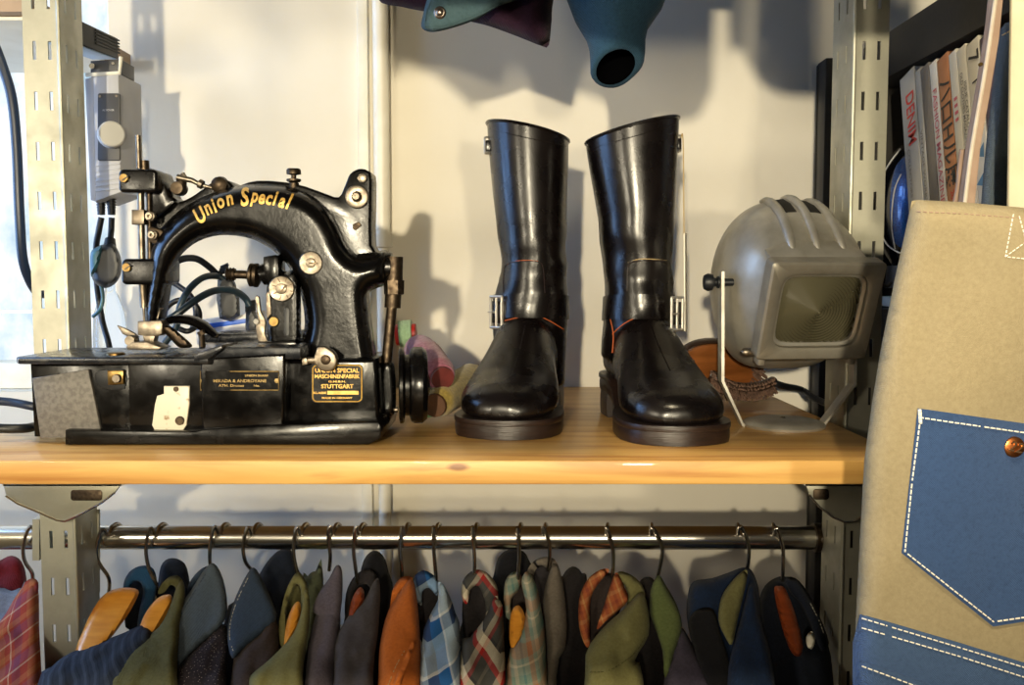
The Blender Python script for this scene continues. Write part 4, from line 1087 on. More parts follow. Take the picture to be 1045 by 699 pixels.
for x in (103, 113.5):
    a, b_ = P(x, 205, gd+.02), P(x+.5, 222, gd+.02); pr = []
    for i in range(7): pr += [(i*.0033, .0062-.0003*i), (i*.0033+.0018, .0062-.0003*i), (i*.0033+.0019, .0045), (i*.0033+.0032, .0045)]
    lathe(bm, a+Vector((0, 0, .006)), b_-a, [(0, 0)]+pr+[(.0235, 0)], 14)
mk('cable_gland', bm, m_cable, RX)
def cable(pts, r, label, m=None, name='cable', cat='cable', smooth=6, group=None):
    bm = B(); tube(bm, pts, r, 10, smooth); return mk(name, bm, m or m_cable, None, label, cat, group)
gc = gd+.02
cable([P(103.5, 222, gc), P(101, 235, gc), P(98, 255, gc+.01), P(99, 290, gc+.02), P(104, 325, gc+.02), P(110, 347, gc+.01), P(112, 357, gc+.01)], .0037, 'dark cable dropping from the grey control box down behind the plug')
cable([P(114, 222, gc), P(113.5, 236, gc), P(112.5, 246, gc-.01)], .0036, 'short dark cable from the control box into the hanging plug')
PG = thing('power_plug', 'large dark plug hanging on a cable under the control box', 'plug', P(108, 292, gc-.02))
bm = B(); pillow(bm, [(94, 257), (104, 250), (116, 249), (123, 262), (124, 276), (119, 288), (108, 294), (97, 289), (93, 278)], gc-.02, .014, 6, 3); mk('plug_body', bm, m_cable, PG)
m_teal = mat('teal_plastic', '#3a6670', .4)
bm = B(); pillow(bm, [(92.5, 258), (100, 252), (104, 251), (101, 268), (95, 281), (92.5, 280)], gc-.034, .004, 3, 2.5); mk('plug_face', bm, m_teal, PG, 'teal plug face')
bm = B(); tube(bm, [P(112.5, 244, gc-.012), P(112, 252, gc-.016)], [.006, .0075], 12); mk('strain_relief', bm, m_cable, PG)
cable([P(103, 290, gc-.02), P(105, 304, gc-.02), P(102, 316, gc-.02), P(95, 323, gc-.015)], .0022, 'thin teal flex curling under the hanging plug', m_teal)
cable([P(122.5, 140, gc+.03), P(127, 152, gc+.03), P(136, 171, gc+.04), P(142, 190, gc+.05)], .0022, 'thin blue wire running down from the control dial', m_bluecable)
# heavy cable down the window, coil at the left end of the shelf
cable([P(-8, 40, 1.02), P(2, 66, 1.02), P(12, 100, 1.02), P(17, 150, 1.02), P(20, 220, 1.02), P(24, 268, 1.03), P(36, 296, 1.06), P(48, 300, 1.08)], .0052, 'thick dark blue cable hanging down across the bright window', m_bluecable)
cable([S(-25, 437)+Vector((0, 0, .03)), S(10, 437)+Vector((0, 0, .028)), S(40, 437)+Vector((0, 0, .022)), S(48, 428)+Vector((0, 0, .012))], .0045, 'dark cable end lying over the shelf edge by the machine', m_bluecable)
cable([S(-25, 452)+Vector((0, 0, .016)), S(5, 452)+Vector((0, 0, .014)), S(30, 449)+Vector((0, 0, .012)), S(42, 440)+Vector((0, 0, .008))], .0045, 'lower dark cable lying beside the machine base', m_cable)
# power strip behind the machine with two plugs and looping flex
SD = 1.16
zs_ = P(240, 338, SD).z
PS = thing('power_strip', 'white power strip with a blue stripe seen through the machine arch', 'power strip', (P(235, 345, SD).x, SD, ZS))
bm = B(); slab(bm, [(198, 327), (262, 318), (265, 345), (200, 352)], SD, SD+.045, .004); mk('strip_body', bm, m_whiteplastic, PS)
bm = B(); slab(bm, [(200, 332), (262.5, 323.5), (263, 328), (200, 337)], SD-.0012, SD+.002, .0005); mk('stripe', bm, m_blueplastic, PS, 'blue stripe')
bm = B(); x0, x1 = P(200, 345, SD).x, P(262, 345, SD).x
box(bm, ((x0+x1)/2, SD+.024, (ZS+P(240, 350, SD).z)/2), (x1-x0-.01, .035, P(240, 350, SD).z-ZS), bevel=.002); mk('strip_foot', bm, m_greyplastic, PS)
def plug(poly, ribs, d, label):
    t = thing('power_plug', label, 'plug', P(poly[0][0], max(p[1] for p in poly), d), 'plugs in the power strip')
    bm = B(); pillow(bm, poly, d, .011, 4, 3, smooth=2); mk('plug_body', bm, m_cable, t)
    bm = B()
    for (xa, ya), (xb_, yb) in ribs: tube(bm, [P(xa, ya, d), P(xb_, yb, d)], .0022, 6)
    mk('strain_relief', bm, m_cable, t)
plug([(222, 286), (232, 283), (240, 288), (245, 322), (224, 325)], [((223+i*.8, 280-i*2.3), (232+i*.3, 276.5-i*2.3)) for i in range(4)], SD-.012, 'dark plug standing up in the power strip, nearer the needle')
plug([(251, 318), (260, 316), (264, 335), (262, 348), (252, 348)], [((250.5, 309+i*2.6), (260.5, 307.5+i*2.6)) for i in range(4)], SD-.016, 'dark plug at the right end of the power strip')
m_ltcable = mat('slate_blue_flex', '#1f303c', .35)
cable([P(150, 300, 1.1), P(170, 276, 1.11), P(184, 265, 1.12), P(200, 264, 1.13), P(213, 272, 1.14), P(222, 281, SD-.012)], .0042, 'dark flex arching into the tall plug behind the arch', m_cable)
cable([P(168, 350, 1.09), P(180, 333, 1.09), P(184, 312, 1.09), P(194, 294, 1.10), P(208, 283, 1.12), P(222, 282, 1.14), P(232, 287, 1.142)], .004, 'slate blue flex looping up behind the tall plug', m_ltcable)
cable([P(165, 330, 1.07), P(180, 321, 1.07), P(200, 306, 1.08), P(218, 297, 1.1), P(236, 296, 1.12), P(249, 303, 1.14), P(255, 312, SD-.016)], .0042, 'slate blue flex running into the end plug of the strip', m_ltcable)
cable([P(160, 330, 1.12), P(172, 312, 1.12), P(184, 306, 1.12), P(196, 308, 1.13), P(203, 318, 1.13), P(202, 330, 1.13), P(192, 338, 1.12), P(180, 334, 1.12)], .0034, 'dark flex coiled behind the needle bar', m_cable)
cable([P(172, 286, 1.13), P(184, 293, 1.13), P(196, 304, 1.13), P(200, 320, 1.13), P(196, 336, 1.13)], .0034, 'thin dark flex dropping through the coil', m_bluecable)
# clear plastic bottle by the window
m_clear = mat('clear_plastic', '#eef4f8', .12, trans=.9, spec=.4); m_clear.node_tree.nodes['Principled BSDF'].inputs['IOR'].default_value = 1.2
bm = B(); c = S(113, 398); c.y = 1.24; c.x = P(112, 330, 1.24).x; c.z = ZS
lathe(bm, c, (0, 0, 1), [(0, 0), (.0005, .018), (.004, .021), (.08, .0215), (.11, .0195), (.135, .012), (.142, .008), (.155, .008), (.155, 0)], 28)
mk('bottle', bm, m_clear, None, 'clear plastic bottle standing by the window behind the plug', 'bottle')
# black ribbed tray on the left wall shelf, and the pale shelf end over the window
XT = P(108, 50, 1.13).x
TR = thing('ventilated_tray', 'black ribbed box jutting over the control box in front of the window', 'box', P(108, 60, 1.15))
def sidepx(px, py, X): return P(px, py, X*F/(px-CX))
xs_ = -.505
bm = B()
a, b_, c, e = sidepx(84, 17, xs_), sidepx(128.5, 39, xs_), sidepx(128.5, 60, xs_), sidepx(84, 42, xs_)
for p in (a, b_, c, e): p.x = xs_
slab3(bm, [a, b_, c, e], Vector((-.035, 0, 0)), .002); mk('case', bm, m_blackwood, TR)
bm = B()
for i in range(5):
    s = .12+i*.15
    p0, p1 = a+(e-a)*s, b_+(c-b_)*s
    tube(bm, [p0+(p1-p0)*.45+Vector((.001, 0, 0)), p1+Vector((.001, 0, 0))], .0012, 6)
mk('side_ribs', bm, m_blackwood, TR)
m_blueboard = mat('blue_grey_board', '#8fa6bc', .5)
bm = B(); slab3(bm, [e+Vector((-.002, .003, -.0004)), c+Vector((-.002, -.003, -.0004)), c+Vector((-.033, -.003, -.0004)), e+Vector((-.033, .003, -.0004))], Vector((0, 0, -.0012)), .0003); mk('underside', bm, m_blueboard, TR, 'blue grey underside')
m_tanboard = mat('tan_board', '#b0987e', .6, c2='#9c846a', scale=10)
SB = thing('window_shelf', 'tan edged shelf board at the top left across the window', 'shelf', P(0, 35, 1.1))
bm = B(); zt2 = P(0, 27, 1.12).z
slab3(bm, [Vector((RL+.005, 1.06, zt2)), Vector((P(29, 20, 1.06).x-.004, 1.06, zt2)), Vector((P(29, 20, 1.06).x-.004, 1.35, zt2)), Vector((RL+.005, 1.35, zt2))], Vector((0, 0, .022)), .001); mk('board', bm, m_tanboard, SB)
bm = B(); slab3(bm, [Vector((RL+.005, 1.075, zt2-.001)), Vector((P(29, 20, 1.06).x-.012, 1.075, zt2-.001)), Vector((P(29, 20, 1.06).x-.012, 1.345, zt2-.001)), Vector((RL+.005, 1.345, zt2-.001))], Vector((0, 0, -.004)), .0005); mk('liner', bm, m_white, SB)
# ================================================================== the row of shirts and jackets on the rail
ND = RD-.004
def gd_(off=0.):
    return lambda x, y: ND+off-.00105*max(0, min(y, 715)-585)
GROUP_H = 'wooden hangers on the clothes rail'
m_hook = mat('hook_wire', '#b4aca0', .25, 1.)
m_hwood = mat('varnished_hanger_wood', '#e09a3a', .35, c2='#cc8228', scale=40, stretch=(1, 1, 6), coat=.3)
m_hwoodr = mat('red_hanger_wood', '#8a3f1e', .4, c2='#6a2e14', scale=40, stretch=(1, 1, 6), coat=.3)
def hanger(label, pts, wood=None, m=None, off=-.022):
    """pts: the hook in the photo from the neck up to the rail; the hook goes over the rail and ends behind it"""
    t = thing('coat_hanger', label, 'hanger', P(pts[0][0], pts[0][1], ND), GROUP_H)
    xt = P(pts[-1][0], 536, RD).x
    n = len(pts); path = []
    for i, (x, y) in enumerate(pts):
        dd = ND-.004-(RR_+.0035+.0)*(i/(n-1))
        path.append(P(x, y, dd if i else ND))
    R2 = RR_+.0022; dx = path[-1].x-xt
    for k in range(1, 8):
        a = pi-k*pi/7*1.12
        path.append(Vector((xt+dx+.0012*k, RD+R2*cos(a), rz+R2*sin(a))))
    bm = B(); tube(bm, path, .0022, 8, 4); mk('hook', bm, m_hook, t)
    if wood:
        bm = B(); pillow(bm, wood, gd_(off), .008, 5, 3); mk('wooden_body', bm, m or m_hwood, t, 'varnished wooden end')
    return t
LAST = {}
def garment(label, cat, pieces, name='shirt', seed=0):
    """pieces: (part name, outline, material, depth offset, half thickness, roundness px)"""
    p0 = pieces[0][1]; cx = sum(p[0] for p in p0)/len(p0)
    t = thing(name, label, cat, P(cx, 640, ND-.05), 'clothes hanging on the rail')
    for i, (nm, poly, m, off, half, R) in enumerate(pieces):
        cl_ = nm not in ('body', 'sleeve')
        bm = B(); pillow(bm, poly, gd_(off), half*(.6 if cl_ else .85), R*(.7 if cl_ else 1), 4.2, 3, flatpow=.4 if cl_ else .5, fold=.0012 if cl_ else .0022, wr=.0048 if nm in ('body', 'sleeve') else .0022, wf=(55, 30, 22), seed=seed+i)
        o_ = mk(nm, bm, m, t, angle=180, tree=True); LAST[nm, label] = o_
    return t
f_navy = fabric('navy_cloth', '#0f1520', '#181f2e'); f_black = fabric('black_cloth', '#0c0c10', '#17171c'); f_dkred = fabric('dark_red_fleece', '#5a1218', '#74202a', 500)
f_blue = fabric('blue_towelling', '#173454', '#224a6e', 350, speck=1); f_olive = fabric('olive_twill', '#4a4828', '#5e5c38'); f_oliveL = fabric('light_olive_twill', '#67643c', '#7c794e')
f_denim = fabric('washed_denim', '#363f49', '#505c68', 700, speck=1.2); f_denimN = fabric('dark_denim', '#222c3b', '#354458', 700, speck=1.2); f_brown = fabric('dark_brown_wool', '#322a28', '#443a38')
f_purp = fabric('grey_purple_cloth', '#4c4650', '#645d68'); f_char = fabric('charcoal_cloth', '#38353a', '#4c484c'); f_orange = fabric('burnt_orange_cloth', '#a8561f', '#c46c2a')
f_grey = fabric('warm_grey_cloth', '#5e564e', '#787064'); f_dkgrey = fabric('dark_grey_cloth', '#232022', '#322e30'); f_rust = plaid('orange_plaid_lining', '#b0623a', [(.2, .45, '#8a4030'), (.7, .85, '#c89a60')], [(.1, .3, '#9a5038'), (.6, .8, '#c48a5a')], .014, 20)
f_slate = fabric('slate_purple_cloth', '#3c3846', '#504a5c'); f_green = fabric('moss_green_cloth', '#525e36', '#687446')
f_navyJ = fabric('deep_blue_canvas', '#0f1d34', '#182b4a', 500); f_ind = fabric('indigo_black_cloth', '#10141f', '#1b2232')
f_stripe = plaid('striped_knit', '#2c323e', [(.0, .3, '#3d4654'), (.5, .65, '#20242e')], [(0, .5, '#323a46')], .008, 50, .3)
f_redplaid = plaid('red_orange_plaid', '#a8402a', [(.1, .3, '#b86a3a'), (.45, .5, '#d8b48a'), (.6, .85, '#7c3a48')], [(.0, .2, '#c07040'), (.5, .56, '#d0b090'), (.6, .9, '#8a4658')], .026, 38)
f_blueplaid = plaid('blue_white_plaid', '#a9bccb', [(.0, .34, '#2f6cae'), (.34, .4, '#dfe6ea'), (.66, 1., '#3a3a4a')], [(.0, .3, '#a9c4dc'), (.3, .62, '#22508c'), (.62, .68, '#e8e8e0')], .034, 25, .5)
f_rgw = plaid('red_grey_plaid', '#4a4a48', [(.0, .16, '#b02a28'), (.16, .42, '#d8cdb4'), (.42, .5, '#33333a')], [(.0, .12, '#a83030'), (.12, .3, '#d4c8b0'), (.62, .72, '#7a7468')], .030, 48, .4)
f_multi = plaid('faded_multi_plaid', '#8d9888', [(.0, .2, '#b0724c'), (.35, .5, '#c4b49a'), (.7, .8, '#5c7f7c')], [(.0, .3, '#a8785a'), (.4, .6, '#64867c'), (.8, .86, '#d2c6a8')], .026, 14)
f_speck = NT('speckled_tweed'); b = f_speck.b; b.inputs['Roughness'].default_value = .9
co = f_speck.coord(); vo = f_speck.n('ShaderNodeTexVoronoi'); vo.inputs['Scale'].default_value = 420; f_speck.l(co, vo.inputs['Vector'])
r_ = f_speck.ramp([(.1, '#a89a94'), (.22, '#2e2830'), (.6, '#221d26')]); f_speck.l(vo.outputs['Distance'], r_.inputs[0]); f_speck.l(r_.outputs[0], b.inputs['Base Color']); f_speck.bump(vo.outputs['Distance'], .4, .0005); f_speck = f_speck.m

# hangers, left to right
hanger('chrome hanger hook of the red plaid shirt left of the post', [(33, 598), (33, 585), (25, 572), (24, 555), (31, 537)])
hanger('hanger with a broad orange wooden end right beside the left post', [(111, 606), (111, 590), (101, 574), (98, 560), (104, 540)], [(77, 668), (84, 645), (95, 622), (106, 607), (122, 600), (141, 602), (137, 616), (126, 634), (112, 652), (96, 666)])
hanger('hanger with a slim orange wooden end inside the olive jacket', [(160, 616), (160, 598), (152, 580), (149, 560), (153, 539)], [(140, 660), (143, 638), (152, 620), (163, 609), (174, 607), (175, 616), (166, 634), (154, 650)])
hanger('hanger hook above the grey blue denim collar', [(215, 579), (214, 568), (215, 552), (219, 537)])
hanger('hanger hook above the dark denim collar', [(256, 581), (250, 572), (248, 556), (253, 538)])
hanger('hanger with orange wood showing inside the light olive collar', [(304, 616), (304, 590), (300, 568), (300, 552), (303, 538)], [(290, 662), (292, 638), (297, 622), (303, 614), (307, 618), (305, 636), (298, 652)])
hanger('hanger hook of the grey purple shirt', [(336, 582), (337, 566), (335, 550), (336, 537)])
hanger('hanger with brown wood inside the charcoal shirt', [(365, 612), (364, 590), (361, 566), (361, 552), (363, 538)], [(356, 632), (359, 612), (366, 600), (371, 602), (371, 614), (364, 628)], m_hwoodr)
hanger('hanger hook of the burnt orange shirt', [(410, 604), (410, 580), (408, 560), (410, 538)])
hanger('hanger hook of the blue and white checked shirt', [(445, 613), (445, 590), (443, 566), (442, 538)])
hanger('hanger hook of the red, grey and white checked shirt', [(483, 614), (484, 590), (484, 566), (482, 538)])
hanger('hanger with orange wood inside the faded checked shirt', [(526, 622), (528, 596), (530, 566), (528, 539)], [(521, 660), (520, 638), (523, 622), (530, 618), (536, 630), (534, 648), (528, 662)])
hanger('hanger hook of the warm grey shirt', [(559, 582), (561, 568), (560, 552), (554, 538)])
hanger('hanger hook of the olive shirt lined in orange', [(624, 612), (625, 590), (626, 566), (623, 550), (619, 538)])
hanger('hanger hook of the moss green shirt', [(671, 590), (674, 576), (676, 560), (672, 548), (665, 538)])
hanger('hanger hook of the blue canvas jacket', [(762, 584), (764, 570), (764, 556), (759, 542), (755, 537)])
hanger('hanger with red brown wood inside the indigo jacket at the dark end', [(798, 602), (799, 580), (799, 560), (795, 544), (792, 538)], [(790, 603), (795, 598), (802, 602), (812, 628), (819, 655), (817, 669), (808, 666), (798, 640)], m_hwoodr)

BOT = 830
garment('red and orange plaid shirt left of the left post', 'shirt', [
    ('body', [(-30, BOT), (-30, 660), (0, 634), (14, 612), (24, 598), (34, 592), (39, 602), (40, 640), (41, BOT)], f_redplaid, 0, .02, 12),
    ('collar', [(22, 606), (25, 595), (33, 590), (39, 594), (38, 606), (30, 612)], f_redplaid, -.01, .006, 4)])
garment('dark red fleece behind the red plaid shirt', 'jacket', [('body', [(-20, BOT), (-20, 585), (0, 572), (12, 567), (22, 573), (27, 590), (26, 620), (26, BOT)], f_dkred, .045, .018, 12)], 'jacket')
garment('pale grey shirt tucked behind the red fleece at the left edge', 'shirt', [('body', [(-20, BOT), (-20, 612), (0, 600), (12, 603), (22, 600), (26, 612), (26, BOT)], fabric('pale_grey_blue', '#6d7480', '#8a909a'), .02, .01, 8)])
garment('dark striped knit with a bright blue collar beside the left post', 'shirt', [
    ('body', [(20, BOT), (38, 700), (52, 681), (72, 666), (100, 656), (128, 645), (146, 638), (158, 650), (150, 690), (150, BOT)], f_stripe, -.025, .022, 16),
    ('collar_inside', [(128, 640), (130, 600), (138, 588), (150, 586), (156, 606), (150, 640)], f_navy, .02, .004, 4),
    ('collar', [(126, 606), (127, 592), (135, 581), (147, 577), (157, 581), (160, 596), (157, 616), (150, 642), (140, 646), (142, 624), (146, 604), (143, 594), (136, 594), (132, 604)], f_blue, .004, .008, 5)])
garment('navy fleece collar behind the olive jacket', 'jacket', [('body', [(140, BOT), (148, 640), (160, 600), (164, 578), (172, 570), (183, 571), (191, 580), (196, 610), (204, 650), (204, BOT)], f_navy, .04, .014, 9)], 'jacket')
garment('olive jacket with a turned collar and orange hanger', 'jacket', [
    ('body', [(100, BOT), (107, 700), (114, 684), (128, 662), (146, 650), (162, 640), (173, 620), (180, 600), (186, 592), (189, 606), (184, 640), (181, 690), (180, BOT)], f_olive, -.028, .02, 13),
    ('collar', [(161, 606), (165, 596), (174, 588), (183, 588), (188, 598), (182, 612), (178, 620), (180, 602), (174, 597), (168, 604)], f_olive, -.004, .006, 4)], 'jacket')
garment('speckled tweed shirt with a grey blue denim collar', 'shirt', [
    ('body', [(172, BOT), (177, 700), (183, 678), (205, 654), (226, 636), (233, 652), (231, 700), (232, BOT)], f_speck, -.012, .02, 13),
    ('collar', [(178, 684), (176, 652), (181, 624), (195, 602), (211, 578), (221, 577), (230, 600), (230, 632), (206, 656), (187, 674)], f_denim, -.022, .014, 10),
    ('collar_stand', [(191, 602), (196, 590), (206, 580), (216, 577), (208, 588), (198, 600), (194, 614)], f_denimN, .008, .005, 4)])
garment('navy jacket shoulder behind the dark denim collar', 'jacket', [('body', [(222, BOT), (228, 640), (246, 610), (262, 590), (272, 574), (284, 562), (296, 560), (302, 576), (312, 620), (314, BOT)], f_navy, .035, .014, 10)], 'jacket')
garment('brown wool shirt with a stitched dark denim collar', 'shirt', [
    ('body', [(226, BOT), (236, 690), (244, 662), (262, 646), (278, 628), (285, 660), (286, BOT)], f_brown, -.01, .018, 12),
    ('collar', [(237, 672), (232, 652), (234, 630), (241, 608), (252, 586), (259, 579), (267, 590), (278, 614), (282, 632), (262, 650), (246, 664)], f_denimN, -.02, .013, 9)])
garment('light olive shirt with an open upright collar', 'shirt', [
    ('body', [(248, BOT), (254, 700), (256, 689), (276, 672), (298, 648), (307, 626), (311, 602), (316, 612), (315, 645), (309, 690), (306, BOT)], f_oliveL, -.028, .018, 11),
    ('collar_inside', [(290, 652), (292, 614), (302, 593), (310, 604), (309, 630), (300, 652)], f_olive, .006, .004, 4),
    ('collar', [(286, 658), (285, 634), (291, 606), (299, 588), (306, 584), (313, 596), (315, 614), (311, 632), (307, 620), (307, 602), (302, 596), (296, 606), (291, 630), (291, 656)], f_oliveL, -.012, .006, 4)])
garment('green grey shirt collar showing behind the grey purple one', 'shirt', [('body', [(306, BOT), (308, 606), (314, 588), (322, 583), (330, 590), (330, BOT)], fabric('green_grey', '#4c5240', '#636a52'), .02, .01, 8)])
garment('grey purple shirt with a pointed collar', 'shirt', [
    ('body', [(302, BOT), (310, 690), (316, 650), (326, 618), (338, 600), (346, 610), (347, 650), (341, 700), (340, BOT)], f_purp, -.012, .018, 11),
    ('collar', [(319, 622), (326, 604), (336, 590), (343, 577), (349, 582), (349, 612), (344, 640), (333, 632), (325, 628)], f_purp, -.022, .01, 7)])
garment('black jacket with a rounded shoulder behind the charcoal shirt', 'jacket', [('body', [(340, BOT), (350, 640), (364, 600), (371, 572), (381, 562), (391, 567), (397, 585), (402, 620), (404, BOT)], f_black, .03, .014, 10)], 'jacket')
garment('charcoal shirt with brown hanger in its collar', 'shirt', [
    ('body', [(332, BOT), (341, 690), (342, 655), (356, 628), (372, 612), (380, 596), (386, 590), (388, 606), (386, 645), (381, 690), (380, BOT)], f_char, -.022, .018, 11),
    ('collar_inside', [(354, 632), (357, 604), (368, 588), (382, 594), (378, 612), (366, 632)], f_black, .014, .004, 4),
    ('collar', [(352, 630), (353, 606), (360, 590), (370, 582), (380, 582), (386, 592), (382, 606), (374, 596), (364, 600), (358, 614), (357, 630)], f_dkgrey, .006, .006, 4)])
garment('burnt orange shirt with a folded placket', 'shirt', [
    ('body', [(382, BOT), (386, 692), (388, 655), (396, 624), (408, 604), (418, 591), (423, 596), (427, 625), (429, 655), (430, 700), (430, BOT)], f_orange, -.02, .02, 12),
    ('collar', [(398, 626), (400, 604), (406, 592), (414, 588), (421, 590), (417, 600), (406, 606), (402, 618)], f_orange, -.012, .006, 4),
    ('placket', [(400, 706), (404, 690), (414, 668), (420, 655), (422, 660), (414, 682), (406, 706)], f_orange, -.046, .004, 3)])
garment('blue and white checked shirt', 'shirt', [
    ('body', [(424, BOT), (430, 665), (437, 632), (447, 612), (447, 594), (455, 600), (465, 626), (470, 656), (470, BOT)], f_blueplaid, -.022, .02, 11),
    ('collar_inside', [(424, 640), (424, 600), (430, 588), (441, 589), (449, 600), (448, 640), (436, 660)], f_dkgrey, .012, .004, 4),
    ('collar', [(420, 606), (422, 590), (430, 582), (440, 585), (448, 594), (446, 608), (438, 600), (431, 604), (430, 618)], f_blueplaid, 0, .007, 4)])
garment('red, grey and white checked shirt', 'shirt', [
    ('body', [(466, BOT), (470, 668), (480, 650), (494, 632), (504, 610), (509, 612), (514, 640), (514, BOT)], f_rgw, -.025, .02, 11),
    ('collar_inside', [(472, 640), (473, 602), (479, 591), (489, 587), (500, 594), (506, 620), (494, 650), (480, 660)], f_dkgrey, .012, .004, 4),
    ('collar', [(472, 612), (471, 597), (477, 586), (488, 581), (500, 587), (508, 602), (506, 622), (497, 634), (495, 614), (488, 598), (480, 602), (477, 616)], f_rgw, -.006, .007, 4)])
garment('dark lining of a black jacket behind the red, grey and white shirt', 'jacket', [('body', [(464, BOT), (470, 640), (494, 610), (504, 586), (508, 570), (518, 561), (531, 561), (540, 572), (546, 610), (550, BOT)], f_black, .034, .014, 10)], 'jacket')
garment('faded orange and green checked shirt', 'shirt', [
    ('body', [(512, BOT), (517, 680), (529, 652), (537, 622), (532, 594), (538, 583), (546, 594), (553, 624), (557, 670), (558, BOT)], f_multi, -.022, .02, 11),
    ('collar_inside', [(516, 640), (517, 602), (524, 590), (532, 590), (538, 610), (540, 640), (526, 664)], f_brown, .012, .004, 4),
    ('collar', [(514, 614), (515, 596), (520, 586), (529, 583), (533, 592), (528, 604), (522, 612), (521, 632), (516, 628)], f_multi, -.002, .007, 4)])
garment('warm grey shirt with a looped collar', 'shirt', [
    ('body', [(548, BOT), (556, 690), (556, 650), (554, 612), (562, 580), (567, 573), (573, 588), (578, 626), (577, 660), (568, 690), (566, BOT)], f_grey, -.004, .016, 10),
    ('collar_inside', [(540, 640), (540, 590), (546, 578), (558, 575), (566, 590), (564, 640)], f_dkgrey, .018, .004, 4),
    ('collar', [(537, 592), (539, 580), (547, 571), (558, 568), (567, 572), (562, 582), (553, 578), (546, 582), (543, 596)], f_grey, .012, .006, 4)])
garment('dark grey jacket in the gap left of the olive shirt', 'jacket', [('body', [(566, BOT), (570, 610), (574, 588), (584, 578), (594, 585), (600, 610), (602, BOT)], f_dkgrey, .035, .014, 9)], 'jacket')
garment('olive shirt with an orange plaid collar lining', 'shirt', [
    ('body', [(592, BOT), (597, 690), (599, 664), (614, 642), (636, 622), (654, 604), (661, 620), (662, 648), (648, 674), (656, 690), (662, BOT)], f_oliveL, -.03, .02, 13),
    ('collar_inside', [(594, 650), (595, 616), (602, 596), (615, 586), (630, 588), (634, 620), (612, 660)], f_brown, .012, .004, 4),
    ('collar', [(626, 590), (632, 583), (645, 587), (656, 598), (658, 612), (648, 618), (640, 622), (640, 604), (634, 594)], f_oliveL, -.012, .007, 5),
    ('collar_lining', [(598, 660), (591, 640), (591, 612), (599, 592), (613, 581), (622, 582), (612, 594), (603, 610), (602, 638), (602, 656)], f_rust, -.004, .006, 4),
    ('collar_facing', [(609, 642), (617, 616), (624, 594), (629, 584), (636, 596), (641, 612), (630, 624), (618, 634)], f_rust, -.018, .006, 5)])
garment('dark jacket right behind the moss green shirt', 'jacket', [('body', [(640, BOT), (648, 630), (651, 600), (656, 590), (666, 590), (674, 606), (690, 650), (700, BOT)], f_dkgrey, .03, .012, 8)], 'jacket')
garment('slate purple shirt with a moss green collar', 'shirt', [
    ('body', [(668, BOT), (677, 700), (682, 676), (693, 640), (706, 656), (722, 684), (732, 720), (732, BOT)], f_slate, -.008, .02, 13),
    ('collar', [(663, 624), (664, 602), (672, 587), (680, 598), (690, 616), (696, 638), (690, 660), (679, 692), (676, 664), (668, 640)], f_green, -.02, .012, 9)])
garment('blue canvas jacket with an olive lining', 'jacket', [
    ('body', [(730, BOT), (722, 700), (708, 664), (701, 630), (702, 606), (708, 593), (726, 590), (744, 584), (758, 579), (767, 582), (774, 600), (778, 636), (792, 700), (794, BOT)], f_navyJ, .0, .024, 15),
    ('collar_inside', [(703, 634), (712, 622), (728, 622), (735, 645), (745, 680), (744, 720), (730, 712), (716, 684), (707, 656)], f_black, -.026, .005, 5),
    ('lining', [(733, 632), (736, 610), (746, 594), (759, 582), (763, 586), (759, 606), (753, 632), (747, 658), (739, 648)], f_oliveL, -.034, .008, 6),
    ('sleeve', [(744, BOT), (742, 700), (748, 660), (756, 630), (764, 598), (769, 596), (776, 630), (790, 690), (792, BOT)], f_navyJ, -.03, .014, 9)], 'jacket')
garment('indigo jacket with a white stitched collar at the dark right end', 'jacket', [
    ('body', [(780, BOT), (776, 660), (774, 620), (778, 602), (787, 592), (800, 588), (816, 596), (830, 618), (842, 650), (850, 690), (852, BOT)], f_ind, .018, .02, 14),
    ('collar', [(800, 590), (812, 590), (824, 604), (836, 628), (846, 656), (838, 664), (828, 640), (816, 616), (806, 604)], f_ind, -.004, .007, 5),
    ('label', [(823, 650), (828, 644), (832, 652), (829, 662), (824, 660)], m_white, -.03, .002, 2)], 'jacket')

m_line = mat('pale_edge_thread', '#b9b4a6', .8)
for nm, lab, pts, m in (('collar', 'brown wool shirt with a stitched dark denim collar', [(238, 664), (234.5, 650), (236, 632), (243, 611), (253, 590)], m_line),
        ('collar', 'indigo jacket with a white stitched collar at the dark right end', [(827, 616), (836, 634), (843, 654)], m_line),
        ('collar', 'speckled tweed shirt with a grey blue denim collar', [(181, 672), (180, 652), (185, 628), (198, 605), (210, 586)], f_denimN),
        ('body', 'olive shirt with an orange plaid collar lining', [(602, 686), (622, 684), (646, 668), (658, 650)], f_olive),
        ('body', 'burnt orange shirt with a folded placket', [(396, 700), (404, 680), (414, 662)], m_tan)):
    bm = B()
    stitches(bm, pts, TREES[LAST[nm, lab]], 2.6, 1.2, .0005, .0003, smooth=5)
    if len(bm.verts): mk('edge_stitching', bm, m, LAST[nm, lab], smooth=False)

